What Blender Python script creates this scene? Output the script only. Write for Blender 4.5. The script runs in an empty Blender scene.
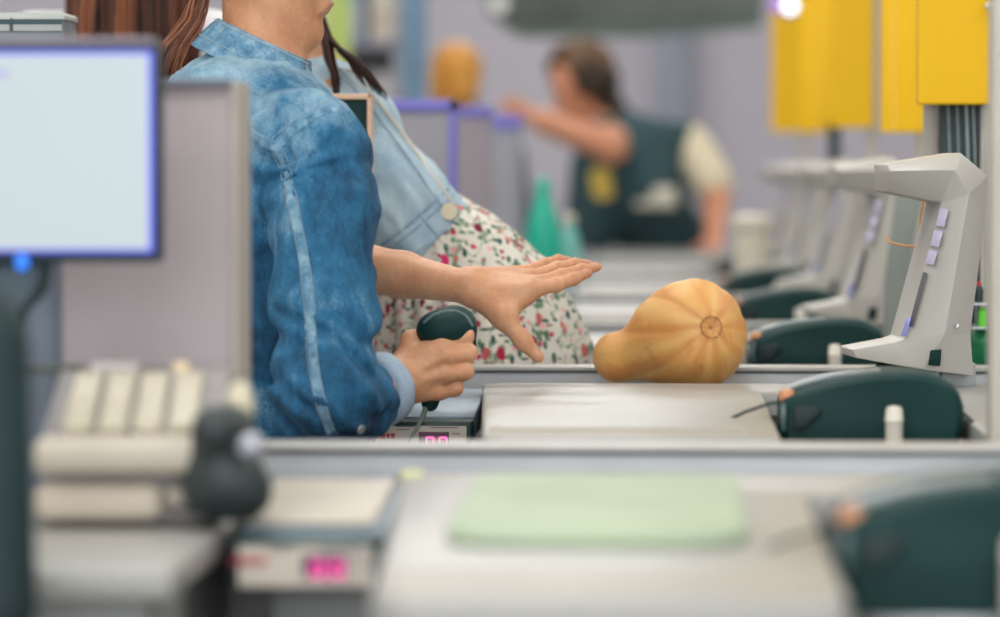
import bpy, bmesh, math, random
import numpy as np
from mathutils import Vector, Matrix
from mathutils.bvhtree import BVHTree
random.seed(4)
SC = bpy.context.scene
COL = SC.collection
PI = math.pi

# ---------------------------------------------------------------- camera
F = 3750.0
ZC = 1.15
pit = math.atan(138.5 / F)
yaw = math.atan(168 / F * math.cos(pit))
fw = Vector((-math.sin(yaw) * math.cos(pit), math.cos(yaw) * math.cos(pit), -math.sin(pit)))
rt = Vector((math.cos(yaw), math.sin(yaw), 0))
up = Vector((-math.sin(yaw) * math.sin(pit), math.cos(yaw) * math.sin(pit), math.cos(pit)))
CAM = Vector((0, 0, ZC))


def ray(px, py):
    return fw * F + rt * (px - 500) + up * (308.5 - py)


def W(px, py, Y):
    d = ray(px, py)
    return CAM + d * (Y / d.y)


cd = bpy.data.cameras.new('camera')
cam = bpy.data.objects.new('camera', cd)
COL.objects.link(cam)
m = Matrix((rt, up, -fw)).transposed().to_4x4()
m.translation = CAM
cam.matrix_world = m
cd.sensor_width = 36
cd.lens = F * 36 / 1000
cd.clip_end = 60
cd.dof.use_dof = True
cd.dof.focus_distance = 4.68
cd.dof.aperture_fstop = 3.1
SC.camera = cam

# ---------------------------------------------------------------- materials


def srgb(c):
    return tuple((x / 255 / 12.92 if x / 255 <= .04045 else ((x / 255 + .055) / 1.055) ** 2.4) for x in c)


class NT:
    def __init__(s, name):
        s.m = bpy.data.materials.new(name)
        s.m.use_nodes = True
        s.t = s.m.node_tree
        s.b = s.t.nodes['Principled BSDF']
        s.tc = s.t.nodes.new('ShaderNodeTexCoord')

    def n(s, kind, **kw):
        o = s.t.nodes.new('ShaderNode' + kind)
        for k, v in kw.items():
            if k.startswith('i_'):
                o.inputs[k[2:].replace('_', ' ')].default_value = v
            else:
                setattr(o, k, v)
        return o

    def l(s, a, b):
        s.t.links.new(a, b)

    def mapping(s, scale=(1, 1, 1), src=None):
        mp = s.n('Mapping')
        mp.inputs['Scale'].default_value = scale
        s.l(src or s.tc.outputs['Object'], mp.inputs['Vector'])
        return mp.outputs['Vector']

    def noise(s, scale, detail=3, vec=None, rough=.5):
        o = s.n('TexNoise')
        o.inputs['Scale'].default_value = scale
        o.inputs['Detail'].default_value = detail
        o.inputs['Roughness'].default_value = rough
        s.l(vec or s.tc.outputs['Object'], o.inputs['Vector'])
        return o.outputs['Fac']

    def ramp(s, fac, stops, interp='LINEAR'):
        o = s.n('ValToRGB')
        e = o.color_ramp.elements
        o.color_ramp.interpolation = interp
        while len(e) < len(stops):
            e.new(.5)
        for k, (p, c) in enumerate(stops):
            e[k].position = p
            e[k].color = (*c, 1) if len(c) == 3 else c
        s.l(fac, o.inputs['Fac'])
        return o.outputs['Color']

    def mix(s, fac, a, b):
        o = s.n('Mix', data_type='RGBA')
        for sock, v in ((o.inputs[0], fac), (o.inputs[6], a), (o.inputs[7], b)):
            if hasattr(v, 'links'):
                s.l(v, sock)
            elif isinstance(v, (int, float)):
                sock.default_value = v
            else:
                sock.default_value = (*v, 1)
        return o.outputs[2]

    def math(s, op, a, b=0.0):
        o = s.n('Math', operation=op)
        for sock, v in ((o.inputs[0], a), (o.inputs[1], b)):
            if hasattr(v, 'links'):
                s.l(v, sock)
            else:
                sock.default_value = v
        return o.outputs[0]

    def bump(s, h, strength=.3, dist=.002):
        o = s.n('Bump')
        o.inputs['Strength'].default_value = strength
        o.inputs['Distance'].default_value = dist
        s.l(h, o.inputs['Height'])
        s.l(o.outputs[0], s.b.inputs['Normal'])

    def color(s, c):
        if hasattr(c, 'links'):
            s.l(c, s.b.inputs['Base Color'])
        else:
            s.b.inputs['Base Color'].default_value = (*c, 1)

    def set(s, **kw):
        for k, v in kw.items():
            s.b.inputs[k.replace('_', ' ')].default_value = v


MATS = {}


def M(name, rgb, rough=.5, metal=0, var=.08, scale=9, bump=0, bscale=300, sss=0, trans=0):
    if name in MATS:
        return MATS[name]
    q = NT(name)
    c = srgb(rgb)
    f = q.noise(scale, 4)
    q.color(q.ramp(f, [(.3, tuple(x * (1 - var) for x in c)), (.7, tuple(min(1, x * (1 + var)) for x in c))]))
    q.set(Roughness=rough, Metallic=metal)
    if bump:
        q.bump(q.noise(bscale, 2), bump, .001)
    if sss:
        q.set(Subsurface_Weight=sss)
        q.b.inputs['Subsurface Radius'].default_value = (.012, .005, .003)
    if trans:
        q.set(Transmission_Weight=trans)
    MATS[name] = q.m
    return q.m


def emit(name, rgb, strength):
    q = NT(name)
    q.color((.02, .02, .02))
    f = q.noise(4, 1)
    c = srgb(rgb)
    col = q.ramp(f, [(.2, tuple(x * .96 for x in c)), (.8, c)])
    q.l(col, q.b.inputs['Emission Color'])
    q.b.inputs['Emission Strength'].default_value = strength
    q.set(Roughness=.3)
    MATS[name] = q.m
    return q.m


def denim(name, dark, mid, light, bias=.5, sc=9):
    q = NT(name)
    big = q.noise(sc, 5, rough=.6)
    streak = q.noise(60, 4, q.mapping((1, 1, .22)), .65)
    fine = q.noise(520, 2, q.mapping((1, 1, .45)))
    v = q.math('ADD', q.math('MULTIPLY', big, .62), q.math('MULTIPLY', streak, .33))
    v = q.math('ADD', v, q.math('MULTIPLY', fine, .22))
    v = q.math('ADD', v, -.085 + (bias - .5))
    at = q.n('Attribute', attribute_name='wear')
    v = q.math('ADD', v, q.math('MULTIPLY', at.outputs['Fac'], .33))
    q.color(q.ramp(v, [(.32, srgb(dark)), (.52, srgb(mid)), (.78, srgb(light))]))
    q.set(Roughness=.85)
    h = q.math('ADD', q.math('MULTIPLY', fine, .35), q.noise(28, 4))
    q.bump(h, .35, .004)
    MATS[name] = q.m
    return q.m


def floral():
    q = NT('floral_cotton')
    base = q.ramp(q.noise(14, 3), [(.3, srgb((214, 208, 196))), (.7, srgb((232, 228, 216)))])
    warp = q.n('Mapping')
    q.l(q.tc.outputs['Object'], warp.inputs['Vector'])
    col = base

    def layer(scale, thr, colors, seed, stretch=(1, 1, 1), edge=.03, pick=.5, jit=18, wob=.25):
        nonlocal col
        mp = q.n('Mapping')
        mp.inputs['Location'].default_value = (seed, seed * .7, seed * 1.3)
        mp.inputs['Rotation'].default_value = (seed, seed * .35, seed * .9)
        mp.inputs['Scale'].default_value = stretch
        q.l(q.tc.outputs['Object'], mp.inputs['Vector'])
        vo = q.n('TexVoronoi')
        vo.inputs['Scale'].default_value = scale
        q.l(mp.outputs[0], vo.inputs['Vector'])
        sep = q.n('SeparateColor')
        q.l(vo.outputs['Color'], sep.inputs[0])
        d = q.math('ADD', vo.outputs['Distance'], q.math('MULTIPLY', q.math('SUBTRACT', q.noise(jit * 9, 2), .5), wob))
        inside = q.math('LESS_THAN', d, thr)
        chosen = q.math('GREATER_THAN', sep.outputs[0], pick)
        mask = q.math('MULTIPLY', inside, chosen)
        cc = q.ramp(sep.outputs[1], [(i / len(colors), srgb(c)) for i, c in enumerate(colors)], 'CONSTANT')
        col = q.mix(mask, col, cc)
    # twining stems
    wv = q.n('TexNoise')
    wv.inputs['Scale'].default_value = 26
    wv.inputs['Detail'].default_value = 2
    q.l(q.tc.outputs['Object'], wv.inputs['Vector'])
    stem = q.math('LESS_THAN', q.math('ABSOLUTE', q.math('SUBTRACT', wv.outputs['Fac'], .5)), .008)
    stem = q.math('MULTIPLY', stem, q.math('GREATER_THAN', q.noise(17, 2), .5))
    col = q.mix(stem, col, srgb((120, 138, 112)))
    layer(105, .38, [(76, 110, 92), (118, 142, 112), (50, 86, 76), (140, 156, 130)], 3.1, (1, 1, .40), pick=.30, wob=.12)
    layer(110, .36, [(96, 128, 100), (60, 98, 84), (130, 150, 120)], 7.7, (.45, 1, 1.1), pick=.45, wob=.12)
    layer(76, .34, [(196, 60, 84), (226, 150, 156), (168, 34, 66), (206, 128, 104), (196, 54, 110), (236, 176, 176)], 1.4, pick=.48)
    layer(48, .33, [(170, 28, 66), (206, 48, 106), (124, 26, 54), (198, 100, 96)], 5.2, (1, 1, .62), pick=.60)
    layer(48, .08, [(90, 18, 40), (230, 190, 110)], 5.2, (1, 1, .62), pick=.66)
    q.color(col)
    q.set(Roughness=.9)
    q.bump(q.noise(40, 3), .25, .003)
    MATS['floral'] = q.m
    return q.m


def hairmat(name, a, b, c):
    q = NT(name)
    at = q.n('Attribute', attribute_name='tone')
    v = q.math('ADD', q.math('MULTIPLY', at.outputs['Fac'], .75), q.math('MULTIPLY', q.noise(120, 3, q.mapping((1, 1, .06))), .3))
    q.color(q.ramp(v, [(.2, srgb(a)), (.55, srgb(b)), (.9, srgb(c))]))
    q.set(Roughness=.42)
    q.b.inputs['Specular IOR Level'].default_value = .3
    q.bump(q.noise(300, 2, q.mapping((1, 1, .05))), .3, .002)
    MATS[name] = q.m
    return q.m


def skinmat(name, rgb, deep):
    q = NT(name)
    n1 = q.noise(22, 4)
    n2 = q.noise(160, 2)
    v = q.math('ADD', q.math('MULTIPLY', n1, .7), q.math('MULTIPLY', n2, .3))
    q.color(q.ramp(v, [(.35, srgb(deep)), (.62, srgb(rgb))]))
    q.set(Roughness=.48, Subsurface_Weight=.12)
    q.b.inputs['Subsurface Radius'].default_value = (.01, .004, .002)
    q.bump(q.noise(420, 3), .12, .0008)
    MATS[name] = q.m
    return q.m


LIGHTG = M('pale_grey_plastic', (202, 196, 184), .42)
COUNTER = M('counter_laminate', (160, 159, 154), .35, var=.03, scale=3)
BODYG = M('counter_side_grey', (150, 152, 150), .5)
STEEL = M('brushed_steel', (186, 188, 188), .32, metal=.55, var=.05, scale=30)
RAILG = M('rail_face_grey', (178, 182, 186), .4)
RAILW = M('rail_top_white', (180, 179, 174), .4)
BELT = M('belt_rubber', (138, 140, 138), .7, bump=.2)
PARTG = M('partition_grey', (160, 150, 153), .55, var=.04)
PARTE = M('partition_edge', (176, 168, 158), .5)
LILAC = M('lilac_blue_trim', (122, 118, 205), .4)
TEAL = M('black_green_plastic', (12, 50, 48), .6, var=.15)
TEAL.node_tree.nodes['Principled BSDF'].inputs['Specular IOR Level'].default_value = .22
TEAL2 = M('black_green_rubber', (16, 42, 44), .6, var=.15)
DGREY = M('dark_slate_plastic', (62, 68, 76), .5)
STAND = M('stand_shell', (184, 181, 173), .4, var=.02)
STAND_D = M('stand_inset_grey', (164, 166, 166), .45, var=.02)
YELLOW = M('yellow_plastic', (255, 199, 0), .6, var=.03)
KEY = M('cream_key', (196, 188, 168), .4)
SKIN = skinmat('skin_warm', (214, 160, 122), (196, 136, 98))
SKIN2 = skinmat('skin_rosy', (212, 150, 118), (196, 130, 98))
NAIL = M('nail', (226, 172, 148), .25)
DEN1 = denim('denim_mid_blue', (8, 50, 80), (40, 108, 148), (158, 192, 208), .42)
DEN1S = denim('denim_seam_blue', (40, 88, 122), (104, 148, 176), (176, 202, 214), .52, 70)
DEN2 = denim('denim_pale_blue', (96, 136, 168), (146, 178, 200), (192, 210, 218), .52)
DEN2S = denim('denim_pale_seam', (92, 120, 148), (146, 172, 192), (206, 216, 218), .48, 60)
CUFF = denim('denim_reverse', (124, 148, 172), (160, 180, 198), (194, 206, 214), .52)
FLORAL = floral()
HAIR1 = hairmat('brown_hair', (26, 16, 14), (72, 42, 32), (128, 78, 52))
HAIR2 = hairmat('auburn_hair', (38, 24, 22), (104, 62, 44), (172, 108, 74))
HAIR3 = hairmat('dark_curly_hair', (26, 32, 28), (60, 50, 40), (110, 80, 56))
HAIR4 = hairmat('blond_orange_hair', (196, 128, 50), (222, 160, 76), (238, 190, 110))

# ---------------------------------------------------------------- object helpers


def wloc(o):
    v = Vector((0, 0, 0))
    while o is not None:
        v += o.location
        o = o.parent
    return v


def thing(name, label, cat, loc, group=None):
    o = bpy.data.objects.new(name, None)
    o.empty_display_size = .05
    COL.objects.link(o)
    o.location = loc
    tag(o, label, cat, group)
    return o


def tag(o, label, cat=None, group=None):
    o['label'] = label
    if cat:
        o['category'] = cat
    if group:
        o['group'] = group
    return o


def link_mesh(name, me, mat, parent=None, base=None):
    """me has world coordinates; it is moved under its parent (or to base)."""
    o = bpy.data.objects.new(name, me)
    COL.objects.link(o)
    if parent is not None:
        o.parent = parent
        off = wloc(parent)
    else:
        off = Vector(base) if base is not None else Vector((0, 0, 0))
        o.location = off
    me.transform(Matrix.Translation(-off))
    for mm in (mat if isinstance(mat, (list, tuple)) else [mat]):
        me.materials.append(mm)
    return o


class B:
    """collects shapes, builds one mesh"""

    def __init__(s):
        s.bm = bmesh.new()

    def box(s, lo, hi, bev=0, seg=2, rot=None):
        lo, hi = Vector(lo), Vector(hi)
        c = (lo + hi) / 2
        d = hi - lo
        mt = Matrix.Translation(c) @ (rot.to_4x4() if rot else Matrix()) @ Matrix.Diagonal((abs(d.x), abs(d.y), abs(d.z), 1))
        r = bmesh.ops.create_cube(s.bm, size=1, matrix=mt)
        if bev:
            es = list({e for v in r['verts'] for e in v.link_edges})
            bmesh.ops.bevel(s.bm, geom=es, offset=bev, segments=seg, affect='EDGES', profile=.5, clamp_overlap=True)
        return s

    def prism(s, pts, vec, bev=0, seg=2):
        """pts: world points of a planar outline, swept along vec"""
        vec = Vector(vec)
        a = [s.bm.verts.new(p) for p in pts]
        b = [s.bm.verts.new(Vector(p) + vec) for p in pts]
        n = len(a)
        fs = [s.bm.faces.new(a), s.bm.faces.new(b[::-1])]
        for i in range(n):
            fs.append(s.bm.faces.new((a[i], b[i], b[(i + 1) % n], a[(i + 1) % n])))
        bmesh.ops.recalc_face_normals(s.bm, faces=fs)
        if bev:
            es = list({e for f in fs for e in f.edges})
            bmesh.ops.bevel(s.bm, geom=es, offset=bev, segments=seg, affect='EDGES', profile=.5, clamp_overlap=True)
        return s

    def tube(s, pts, r, n=8, flat=None):
        pts = [Vector(p) for p in pts]
        rings = []
        side = None
        for i, p in enumerate(pts):
            t = (pts[min(i + 1, len(pts) - 1)] - pts[max(i - 1, 0)]).normalized()
            if side is None:
                side = t.cross(Vector((0, 0, 1)) if abs(t.z) < .9 else Vector((1, 0, 0))).normalized()
            else:
                side = (side - t * side.dot(t)).normalized()
            w2 = t.cross(side)
            rr = r[i] if isinstance(r, (list, tuple)) else r
            rings.append([s.bm.verts.new(p + side * math.cos(2 * PI * k / n) * rr + w2 * math.sin(2 * PI * k / n) * rr) for k in range(n)])
        for a, b in zip(rings, rings[1:]):
            for k in range(n):
                s.bm.faces.new((a[k], a[(k + 1) % n], b[(k + 1) % n], b[k]))
        s.bm.faces.new(rings[0][::-1])
        s.bm.faces.new(rings[-1])
        return s

    def lathe(s, c, prof, n=24, axis=(0, 0, 1)):
        """prof: list of (radius, height along axis)"""
        ax = Vector(axis).normalized()
        q = Vector((0, 0, 1)).rotation_difference(ax)
        rings = []
        for r, h in prof:
            if r < 1e-6:
                rings.append([s.bm.verts.new(Vector(c) + q @ Vector((0, 0, h)))])
            else:
                rings.append([s.bm.verts.new(Vector(c) + q @ Vector((r * math.cos(2 * PI * k / n), r * math.sin(2 * PI * k / n), h))) for k in range(n)])
        fs = []
        for a, b in zip(rings, rings[1:]):
            for k in range(n):
                j = (k + 1) % n
                if len(a) == 1 and len(b) == 1:
                    continue
                if len(a) == 1:
                    fs.append(s.bm.faces.new((a[0], b[j], b[k])))
                elif len(b) == 1:
                    fs.append(s.bm.faces.new((a[k], a[j], b[0])))
                else:
                    fs.append(s.bm.faces.new((a[k], a[j], b[j], b[k])))
        for rr in (rings[0], rings[-1]):
            if len(rr) > 1:
                fs.append(s.bm.faces.new(rr))
        bmesh.ops.recalc_face_normals(s.bm, faces=fs)
        return s

    def ball(s, c, r, sc=(1, 1, 1)):
        bmesh.ops.create_uvsphere(s.bm, u_segments=20, v_segments=12, radius=r,
                                  matrix=Matrix.Translation(Vector(c)) @ Matrix.Diagonal((*sc, 1)))
        return s

    def strip(s, pts, nrm, width, thick=.0015):
        """a flat band along pts lying on a surface with normals nrm"""
        rows = []
        for i, p in enumerate(pts):
            t = (pts[min(i + 1, len(pts) - 1)] - pts[max(i - 1, 0)]).normalized()
            n = nrm[i]
            sd = t.cross(n).normalized()
            w_ = width / 2
            rows.append([s.bm.verts.new(p + sd * a * w_ + n * b * thick) for a, b in ((-1, -.6), (-.8, .8), (0, 1.3), (.8, .8), (1, -.6))])
        for a, b in zip(rows, rows[1:]):
            for k in range(4):
                s.bm.faces.new((a[k], a[k + 1], b[k + 1], b[k]))
        return s

    def build(s, name, mat, parent=None, base=None, smooth=None):
        me = bpy.data.meshes.new(name)
        if smooth is None:
            smooth = 35
        s.bm.normal_update()
        for f in s.bm.faces:
            f.smooth = True
        for e in s.bm.edges:
            if len(e.link_faces) == 2 and e.calc_face_angle(0) > math.radians(smooth):
                e.smooth = False
        s.bm.to_mesh(me)
        s.bm.free()
        return link_mesh(name, me, mat, parent, base)


def copy_tree(o, parent=None):
    c = o.copy()
    COL.objects.link(c)
    if parent is not None:
        c.parent = parent
    for ch in list(o.children):
        copy_tree(ch, c)
    return c


def structure(o):
    o['kind'] = 'structure'
    return o


# ---------------------------------------------------------------- implicit surfaces
_rng = np.random.RandomState(7)
_LAT = _rng.rand(32, 32, 32).astype(np.float32) * 2 - 1


def vnoise(p, f):
    q = p * f
    i = np.floor(q).astype(int)
    u = q - i
    u = u * u * (3 - 2 * u)
    r = 0
    for a in (0, 1):
        for b in (0, 1):
            for c in (0, 1):
                w_ = (u[:, 0] if a else 1 - u[:, 0]) * (u[:, 1] if b else 1 - u[:, 1]) * (u[:, 2] if c else 1 - u[:, 2])
                r = r + w_ * _LAT[(i[:, 0] + a) % 32, (i[:, 1] + b) % 32, (i[:, 2] + c) % 32]
    return r


def axis(lo, hi, step, fine=()):
    v = [lo]
    while v[-1] < hi:
        st = step
        for a, b, f in fine:
            if a - step <= v[-1] <= b:
                st = min(st, f)
        v.append(v[-1] + st)
    return np.array(v, dtype=np.float32)


class Sdf:
    def __init__(s, xs, ys, zs):
        s.ax = (xs, ys, zs)
        s.D = np.full((len(xs), len(ys), len(zs)), .3, dtype=np.float32)

    def _loc(s, lo, hi):
        sl, c = [], []
        for k in range(3):
            a = max(0, np.searchsorted(s.ax[k], lo[k]) - 1)
            b = min(len(s.ax[k]), np.searchsorted(s.ax[k], hi[k]) + 1)
            sl.append(slice(a, max(a, b)))
            c.append(s.ax[k][a:max(a, b)])
        X, Y, Z = c[0][:, None, None], c[1][None, :, None], c[2][None, None, :]
        return tuple(sl), X, Y, Z

    def _smin(s, sl, d, k):
        a = s.D[sl]
        if a.size == 0:
            return
        if k <= 0:
            s.D[sl] = np.minimum(a, d)
            return
        h = np.clip(.5 + .5 * (a - d) / k, 0, 1)
        s.D[sl] = a * (1 - h) + d * h - k * h * (1 - h)

    def cap(s, a, b, ra, rb, k=.01, flat=None):
        """tapered capsule; flat=(direction, factor) squashes along a direction"""
        a, b = np.array(a, float), np.array(b, float)
        mg = max(ra, rb) * 1.1 + k + .03
        sl, X, Y, Z = s._loc(np.minimum(a, b) - mg, np.maximum(a, b) + mg)
        ab = b - a
        L2 = max(1e-9, ab @ ab)
        t = np.clip(((X - a[0]) * ab[0] + (Y - a[1]) * ab[1] + (Z - a[2]) * ab[2]) / L2, 0, 1)
        dx, dy, dz = X - a[0] - t * ab[0], Y - a[1] - t * ab[1], Z - a[2] - t * ab[2]
        if flat:
            n = np.array(flat[0], float)
            n /= np.linalg.norm(n)
            dn = dx * n[0] + dy * n[1] + dz * n[2]
            q = dx * dx + dy * dy + dz * dz + dn * dn * (flat[1] ** 2 - 1)
        else:
            q = dx * dx + dy * dy + dz * dz
        s._smin(sl, np.sqrt(np.maximum(q, 0)) - (ra + (rb - ra) * t), k)

    def chain(s, pts, rs, k=.01):
        for i in range(len(pts) - 1):
            s.cap(pts[i], pts[i + 1], rs[i], rs[i + 1], k)

    def ell(s, c, r, k=.01, R=None):
        c, r = np.array(c, float), np.array(r, float)
        mg = r.max() + k + .03
        sl, X, Y, Z = s._loc(c - mg, c + mg)
        x, y, z = X - c[0], Y - c[1], Z - c[2]
        if R is not None:
            Rt = np.array(R).T
            x, y, z = (Rt[0][0] * x + Rt[0][1] * y + Rt[0][2] * z, Rt[1][0] * x + Rt[1][1] * y + Rt[1][2] * z, Rt[2][0] * x + Rt[2][1] * y + Rt[2][2] * z)
        k0 = np.sqrt((x / r[0]) ** 2 + (y / r[1]) ** 2 + (z / r[2]) ** 2)
        k1 = np.sqrt((x / r[0] ** 2) ** 2 + (y / r[1] ** 2) ** 2 + (z / r[2] ** 2) ** 2) + 1e-9
        s._smin(sl, k0 * (k0 - 1) / k1, k)

    def sub(s, c, r, k=.01):
        c = np.array(c, float)
        r = np.array(r, float)
        mg = r.max() + k + .02
        sl, X, Y, Z = s._loc(c - mg, c + mg)
        x, y, z = X - c[0], Y - c[1], Z - c[2]
        k0 = np.sqrt((x / r[0]) ** 2 + (y / r[1]) ** 2 + (z / r[2]) ** 2)
        k1 = np.sqrt((x / r[0] ** 2) ** 2 + (y / r[1] ** 2) ** 2 + (z / r[2] ** 2) ** 2) + 1e-9
        d = -(k0 * (k0 - 1) / k1)
        a = s.D[sl]
        h = np.clip(.5 - .5 * (a - d) / k, 0, 1)
        s.D[sl] = a * (1 - h) + d * h + k * h * (1 - h)

    def keep(s, p, n, box=None):
        """keep only the side opposite to n, optionally only inside box"""
        n = np.array(n, float)
        n /= np.linalg.norm(n)
        if box is None:
            box = ([a[0] for a in s.ax], [a[-1] for a in s.ax])
        sl, X, Y, Z = s._loc(box[0], box[1])
        d = (X - p[0]) * n[0] + (Y - p[1]) * n[1] + (Z - p[2]) * n[2]
        s.D[sl] = np.maximum(s.D[sl], d)

    def disp(s, fn, band=.03):
        idx = np.nonzero(np.abs(s.D) < band)
        p = np.stack([s.ax[k][idx[k]] for k in range(3)], 1)
        s.D[idx] += fn(p)

    def mesh(s, name, attr=None):
        D = s.D
        S = D < 0
        n = [S[i:S.shape[0] - 1 + i, j:S.shape[1] - 1 + j, k:S.shape[2] - 1 + k] for i in (0, 1) for j in (0, 1) for k in (0, 1)]
        al = np.logical_and.reduce(n)
        an = np.logical_or.reduce(n)
        act = np.nonzero(an & ~al)
        N = len(act[0])
        idx = np.full(an.shape, -1, dtype=np.int64)
        idx[act] = np.arange(N)
        cv = {}
        for i in (0, 1):
            for j in (0, 1):
                for k in (0, 1):
                    cv[(i, j, k)] = D[act[0] + i, act[1] + j, act[2] + k]
        acc = np.zeros((N, 3))
        cnt = np.zeros(N)
        cs = list(cv)
        for c1 in cs:
            for a in range(3):
                if c1[a] == 0:
                    c2 = tuple(c1[b] + (b == a) for b in range(3))
                    v1, v2 = cv[c1], cv[c2]
                    x = (v1 < 0) != (v2 < 0)
                    t = np.where(x, v1 / np.where(np.abs(v1 - v2) < 1e-9, 1, v1 - v2), 0)
                    for b in range(3):
                        A = s.ax[b]
                        if b == a:
                            q = A[act[b]] + t * (A[act[b] + 1] - A[act[b]])
                        else:
                            q = A[act[b] + c1[b]]
                        acc[:, b] += np.where(x, q, 0)
                    cnt += x
        vt = acc / np.maximum(cnt, 1)[:, None]
        quads = []
        for a in range(3):
            b, c = (a + 1) % 3, (a + 2) % 3
            lo = [slice(None)] * 3
            hi = [slice(None)] * 3
            lo[a] = slice(0, -1)
            hi[a] = slice(1, None)
            s1, s2 = S[tuple(lo)], S[tuple(hi)]
            e = np.nonzero(s1 != s2)
            e = np.stack(e, 1)
            ok = (e[:, b] > 0) & (e[:, c] > 0) & (e[:, b] < S.shape[b] - 1) & (e[:, c] < S.shape[c] - 1)
            e = e[ok]
            inside = S[e[:, 0], e[:, 1], e[:, 2]]

            def g(db, dc):
                q = e.copy()
                q[:, b] += db
                q[:, c] += dc
                return idx[q[:, 0], q[:, 1], q[:, 2]]
            qd = np.stack([g(-1, -1), g(0, -1), g(0, 0), g(-1, 0)], 1)
            qd[~inside] = qd[~inside][:, ::-1]
            quads.append(qd)
        qd = np.concatenate(quads)
        qd = qd[(qd >= 0).all(1)]
        me = bpy.data.meshes.new(name)
        me.vertices.add(N)
        me.vertices.foreach_set('co', vt.astype(np.float32).ravel())
        me.loops.add(qd.size)
        me.loops.foreach_set('vertex_index', qd.astype(np.int32).ravel())
        me.polygons.add(len(qd))
        me.polygons.foreach_set('loop_start', np.arange(0, qd.size, 4, dtype=np.int32))
        me.polygons.foreach_set('loop_total', np.full(len(qd), 4, dtype=np.int32))
        me.polygons.foreach_set('use_smooth', np.ones(len(qd), dtype=bool))
        me.update(calc_edges=True)
        me.validate()
        if attr:
            for an_, fn in attr.items():
                at = me.attributes.new(an_, 'FLOAT', 'POINT')
                at.data.foreach_set('value', fn(vt).astype(np.float32))
        return me


def mid(a, b, t=.5):
    return Vector(a) * (1 - t) + Vector(b) * t


def head(g, c, fdir, h=.225, k=.012, R3=None):
    """head with face on an Sdf; c = middle of the head, fdir = where it looks"""
    f = Vector(fdir).normalized()
    sd = Vector((0, 0, 1)).cross(f).normalized()
    u = f.cross(sd)
    s = h / .225
    P = lambda x, y, z: Vector(c) + (f * x + sd * y + u * z) * s
    R = Matrix((f, sd, u)).transposed()
    Rn = [list(r) for r in R]
    g.ell(P(-.012, 0, .028), (.095 * s, .075 * s, .088 * s), k, Rn)          # skull
    g.ell(P(.022, 0, -.035), (.066 * s, .058 * s, .078 * s), .03, Rn)        # face
    g.cap(P(-.005, .05, -.045), P(.068, .012, -.098), .022 * s, .016 * s, .025)  # jaw
    g.cap(P(-.005, -.05, -.045), P(.068, -.012, -.098), .022 * s, .016 * s, .025)
    g.ell(P(.074, 0, -.098), (.015 * s, .018 * s, .013 * s), .015, Rn)       # chin
    for q in (-1, 1):
        g.sub(P(.088, q * .031, .006), (.018 * s, .019 * s, .013 * s), .012)
        g.ell(P(.068, q * .031, .004), (.0125 * s, .0125 * s, .0125 * s), .003)
        g.cap(P(.076, q * .015, .022), P(.066, q * .047, .021), .006 * s, .005 * s, .01)  # brow
        g.cap(P(-.004, q * .074, .012), P(.0, q * .071, -.024), .013 * s, .009 * s, .006, )  # ear
        g.cap(P(.06, q * .04, -.03), P(.045, q * .048, -.04), .014 * s, .012 * s, .02)
    g.cap(P(.084, 0, .012), P(.105, 0, -.028), .006 * s, .010 * s, .01)      # nose
    g.cap(P(.09, -.012, -.032), P(.09, .012, -.032), .006 * s, .006 * s, .006)
    g.cap(P(.088, -.018, -.056), P(.088, .018, -.056), .0055 * s, .0055 * s, .006)  # lips
    g.cap(P(.086, -.016, -.066), P(.086, .016, -.066), .006 * s, .006 * s, .005)
    return P


def strands(name, roots, mat, parent, r=.0035, n=5, base=None):
    """roots: list of polylines; one mesh of tapering locks, with a tone per lock"""
    b = B()
    tones = []
    for pl, tone in roots:
        m0 = len(b.bm.verts)
        L = len(pl)
        b.tube(pl, [r * (1 - .75 * (i / (L - 1)) ** 2) for i in range(L)], n)
        tones += [tone] * (len(b.bm.verts) - m0)
    o = b.build(name, mat, parent, base, smooth=180)
    at = o.data.attributes.new('tone', 'FLOAT', 'POINT')
    at.data.foreach_set('value', np.array(tones, dtype=np.float32))
    return o
#@@PART2
# ================================================================ the hall
wallm = M('wall_lilac_grey', (182, 179, 189), .8, var=.04, scale=1.2)
ceilm = M('ceiling_paint', (200, 198, 192), .85, var=.03)


def tiles():
    q = NT('floor_tiles')
    br = q.n('TexBrick')
    br.offset = 0
    br.inputs['Scale'].default_value = 2.2
    br.inputs['Mortar Size'].default_value = .008
    br.inputs['Brick Width'].default_value = 1
    br.inputs['Row Height'].default_value = 1
    br.inputs['Color1'].default_value = (*srgb((176, 172, 164)), 1)
    br.inputs['Color2'].default_value = (*srgb((168, 164, 158)), 1)
    br.inputs['Mortar'].default_value = (*srgb((120, 118, 114)), 1)
    q.l(q.tc.outputs['Object'], br.inputs['Vector'])
    q.color(br.outputs['Color'])
    q.set(Roughness=.3)
    return q.m


XL, XR, YB, YF, ZT = -7.0, 6.0, 19.0, -3.0, 3.3
structure(B().box((XL, YF, -.1), (XR, YB, 0)).build('floor', tiles()))
structure(B().box((XL, YF, ZT), (XR, YB, ZT + .1)).build('ceiling', ceilm))
structure(B().box((XL, YB, 0), (XR, YB + .1, ZT)).build('wall_back', wallm))
structure(B().box((XL - .1, YF, 0), (XL, YB, ZT)).build('wall_left', wallm))
structure(B().box((XR, YF, 0), (XR + .1, YB, ZT)).build('wall_right', wallm))
structure(B().box((XL, YF - .1, 0), (XR, YF, ZT)).build('wall_front', wallm))


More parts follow.
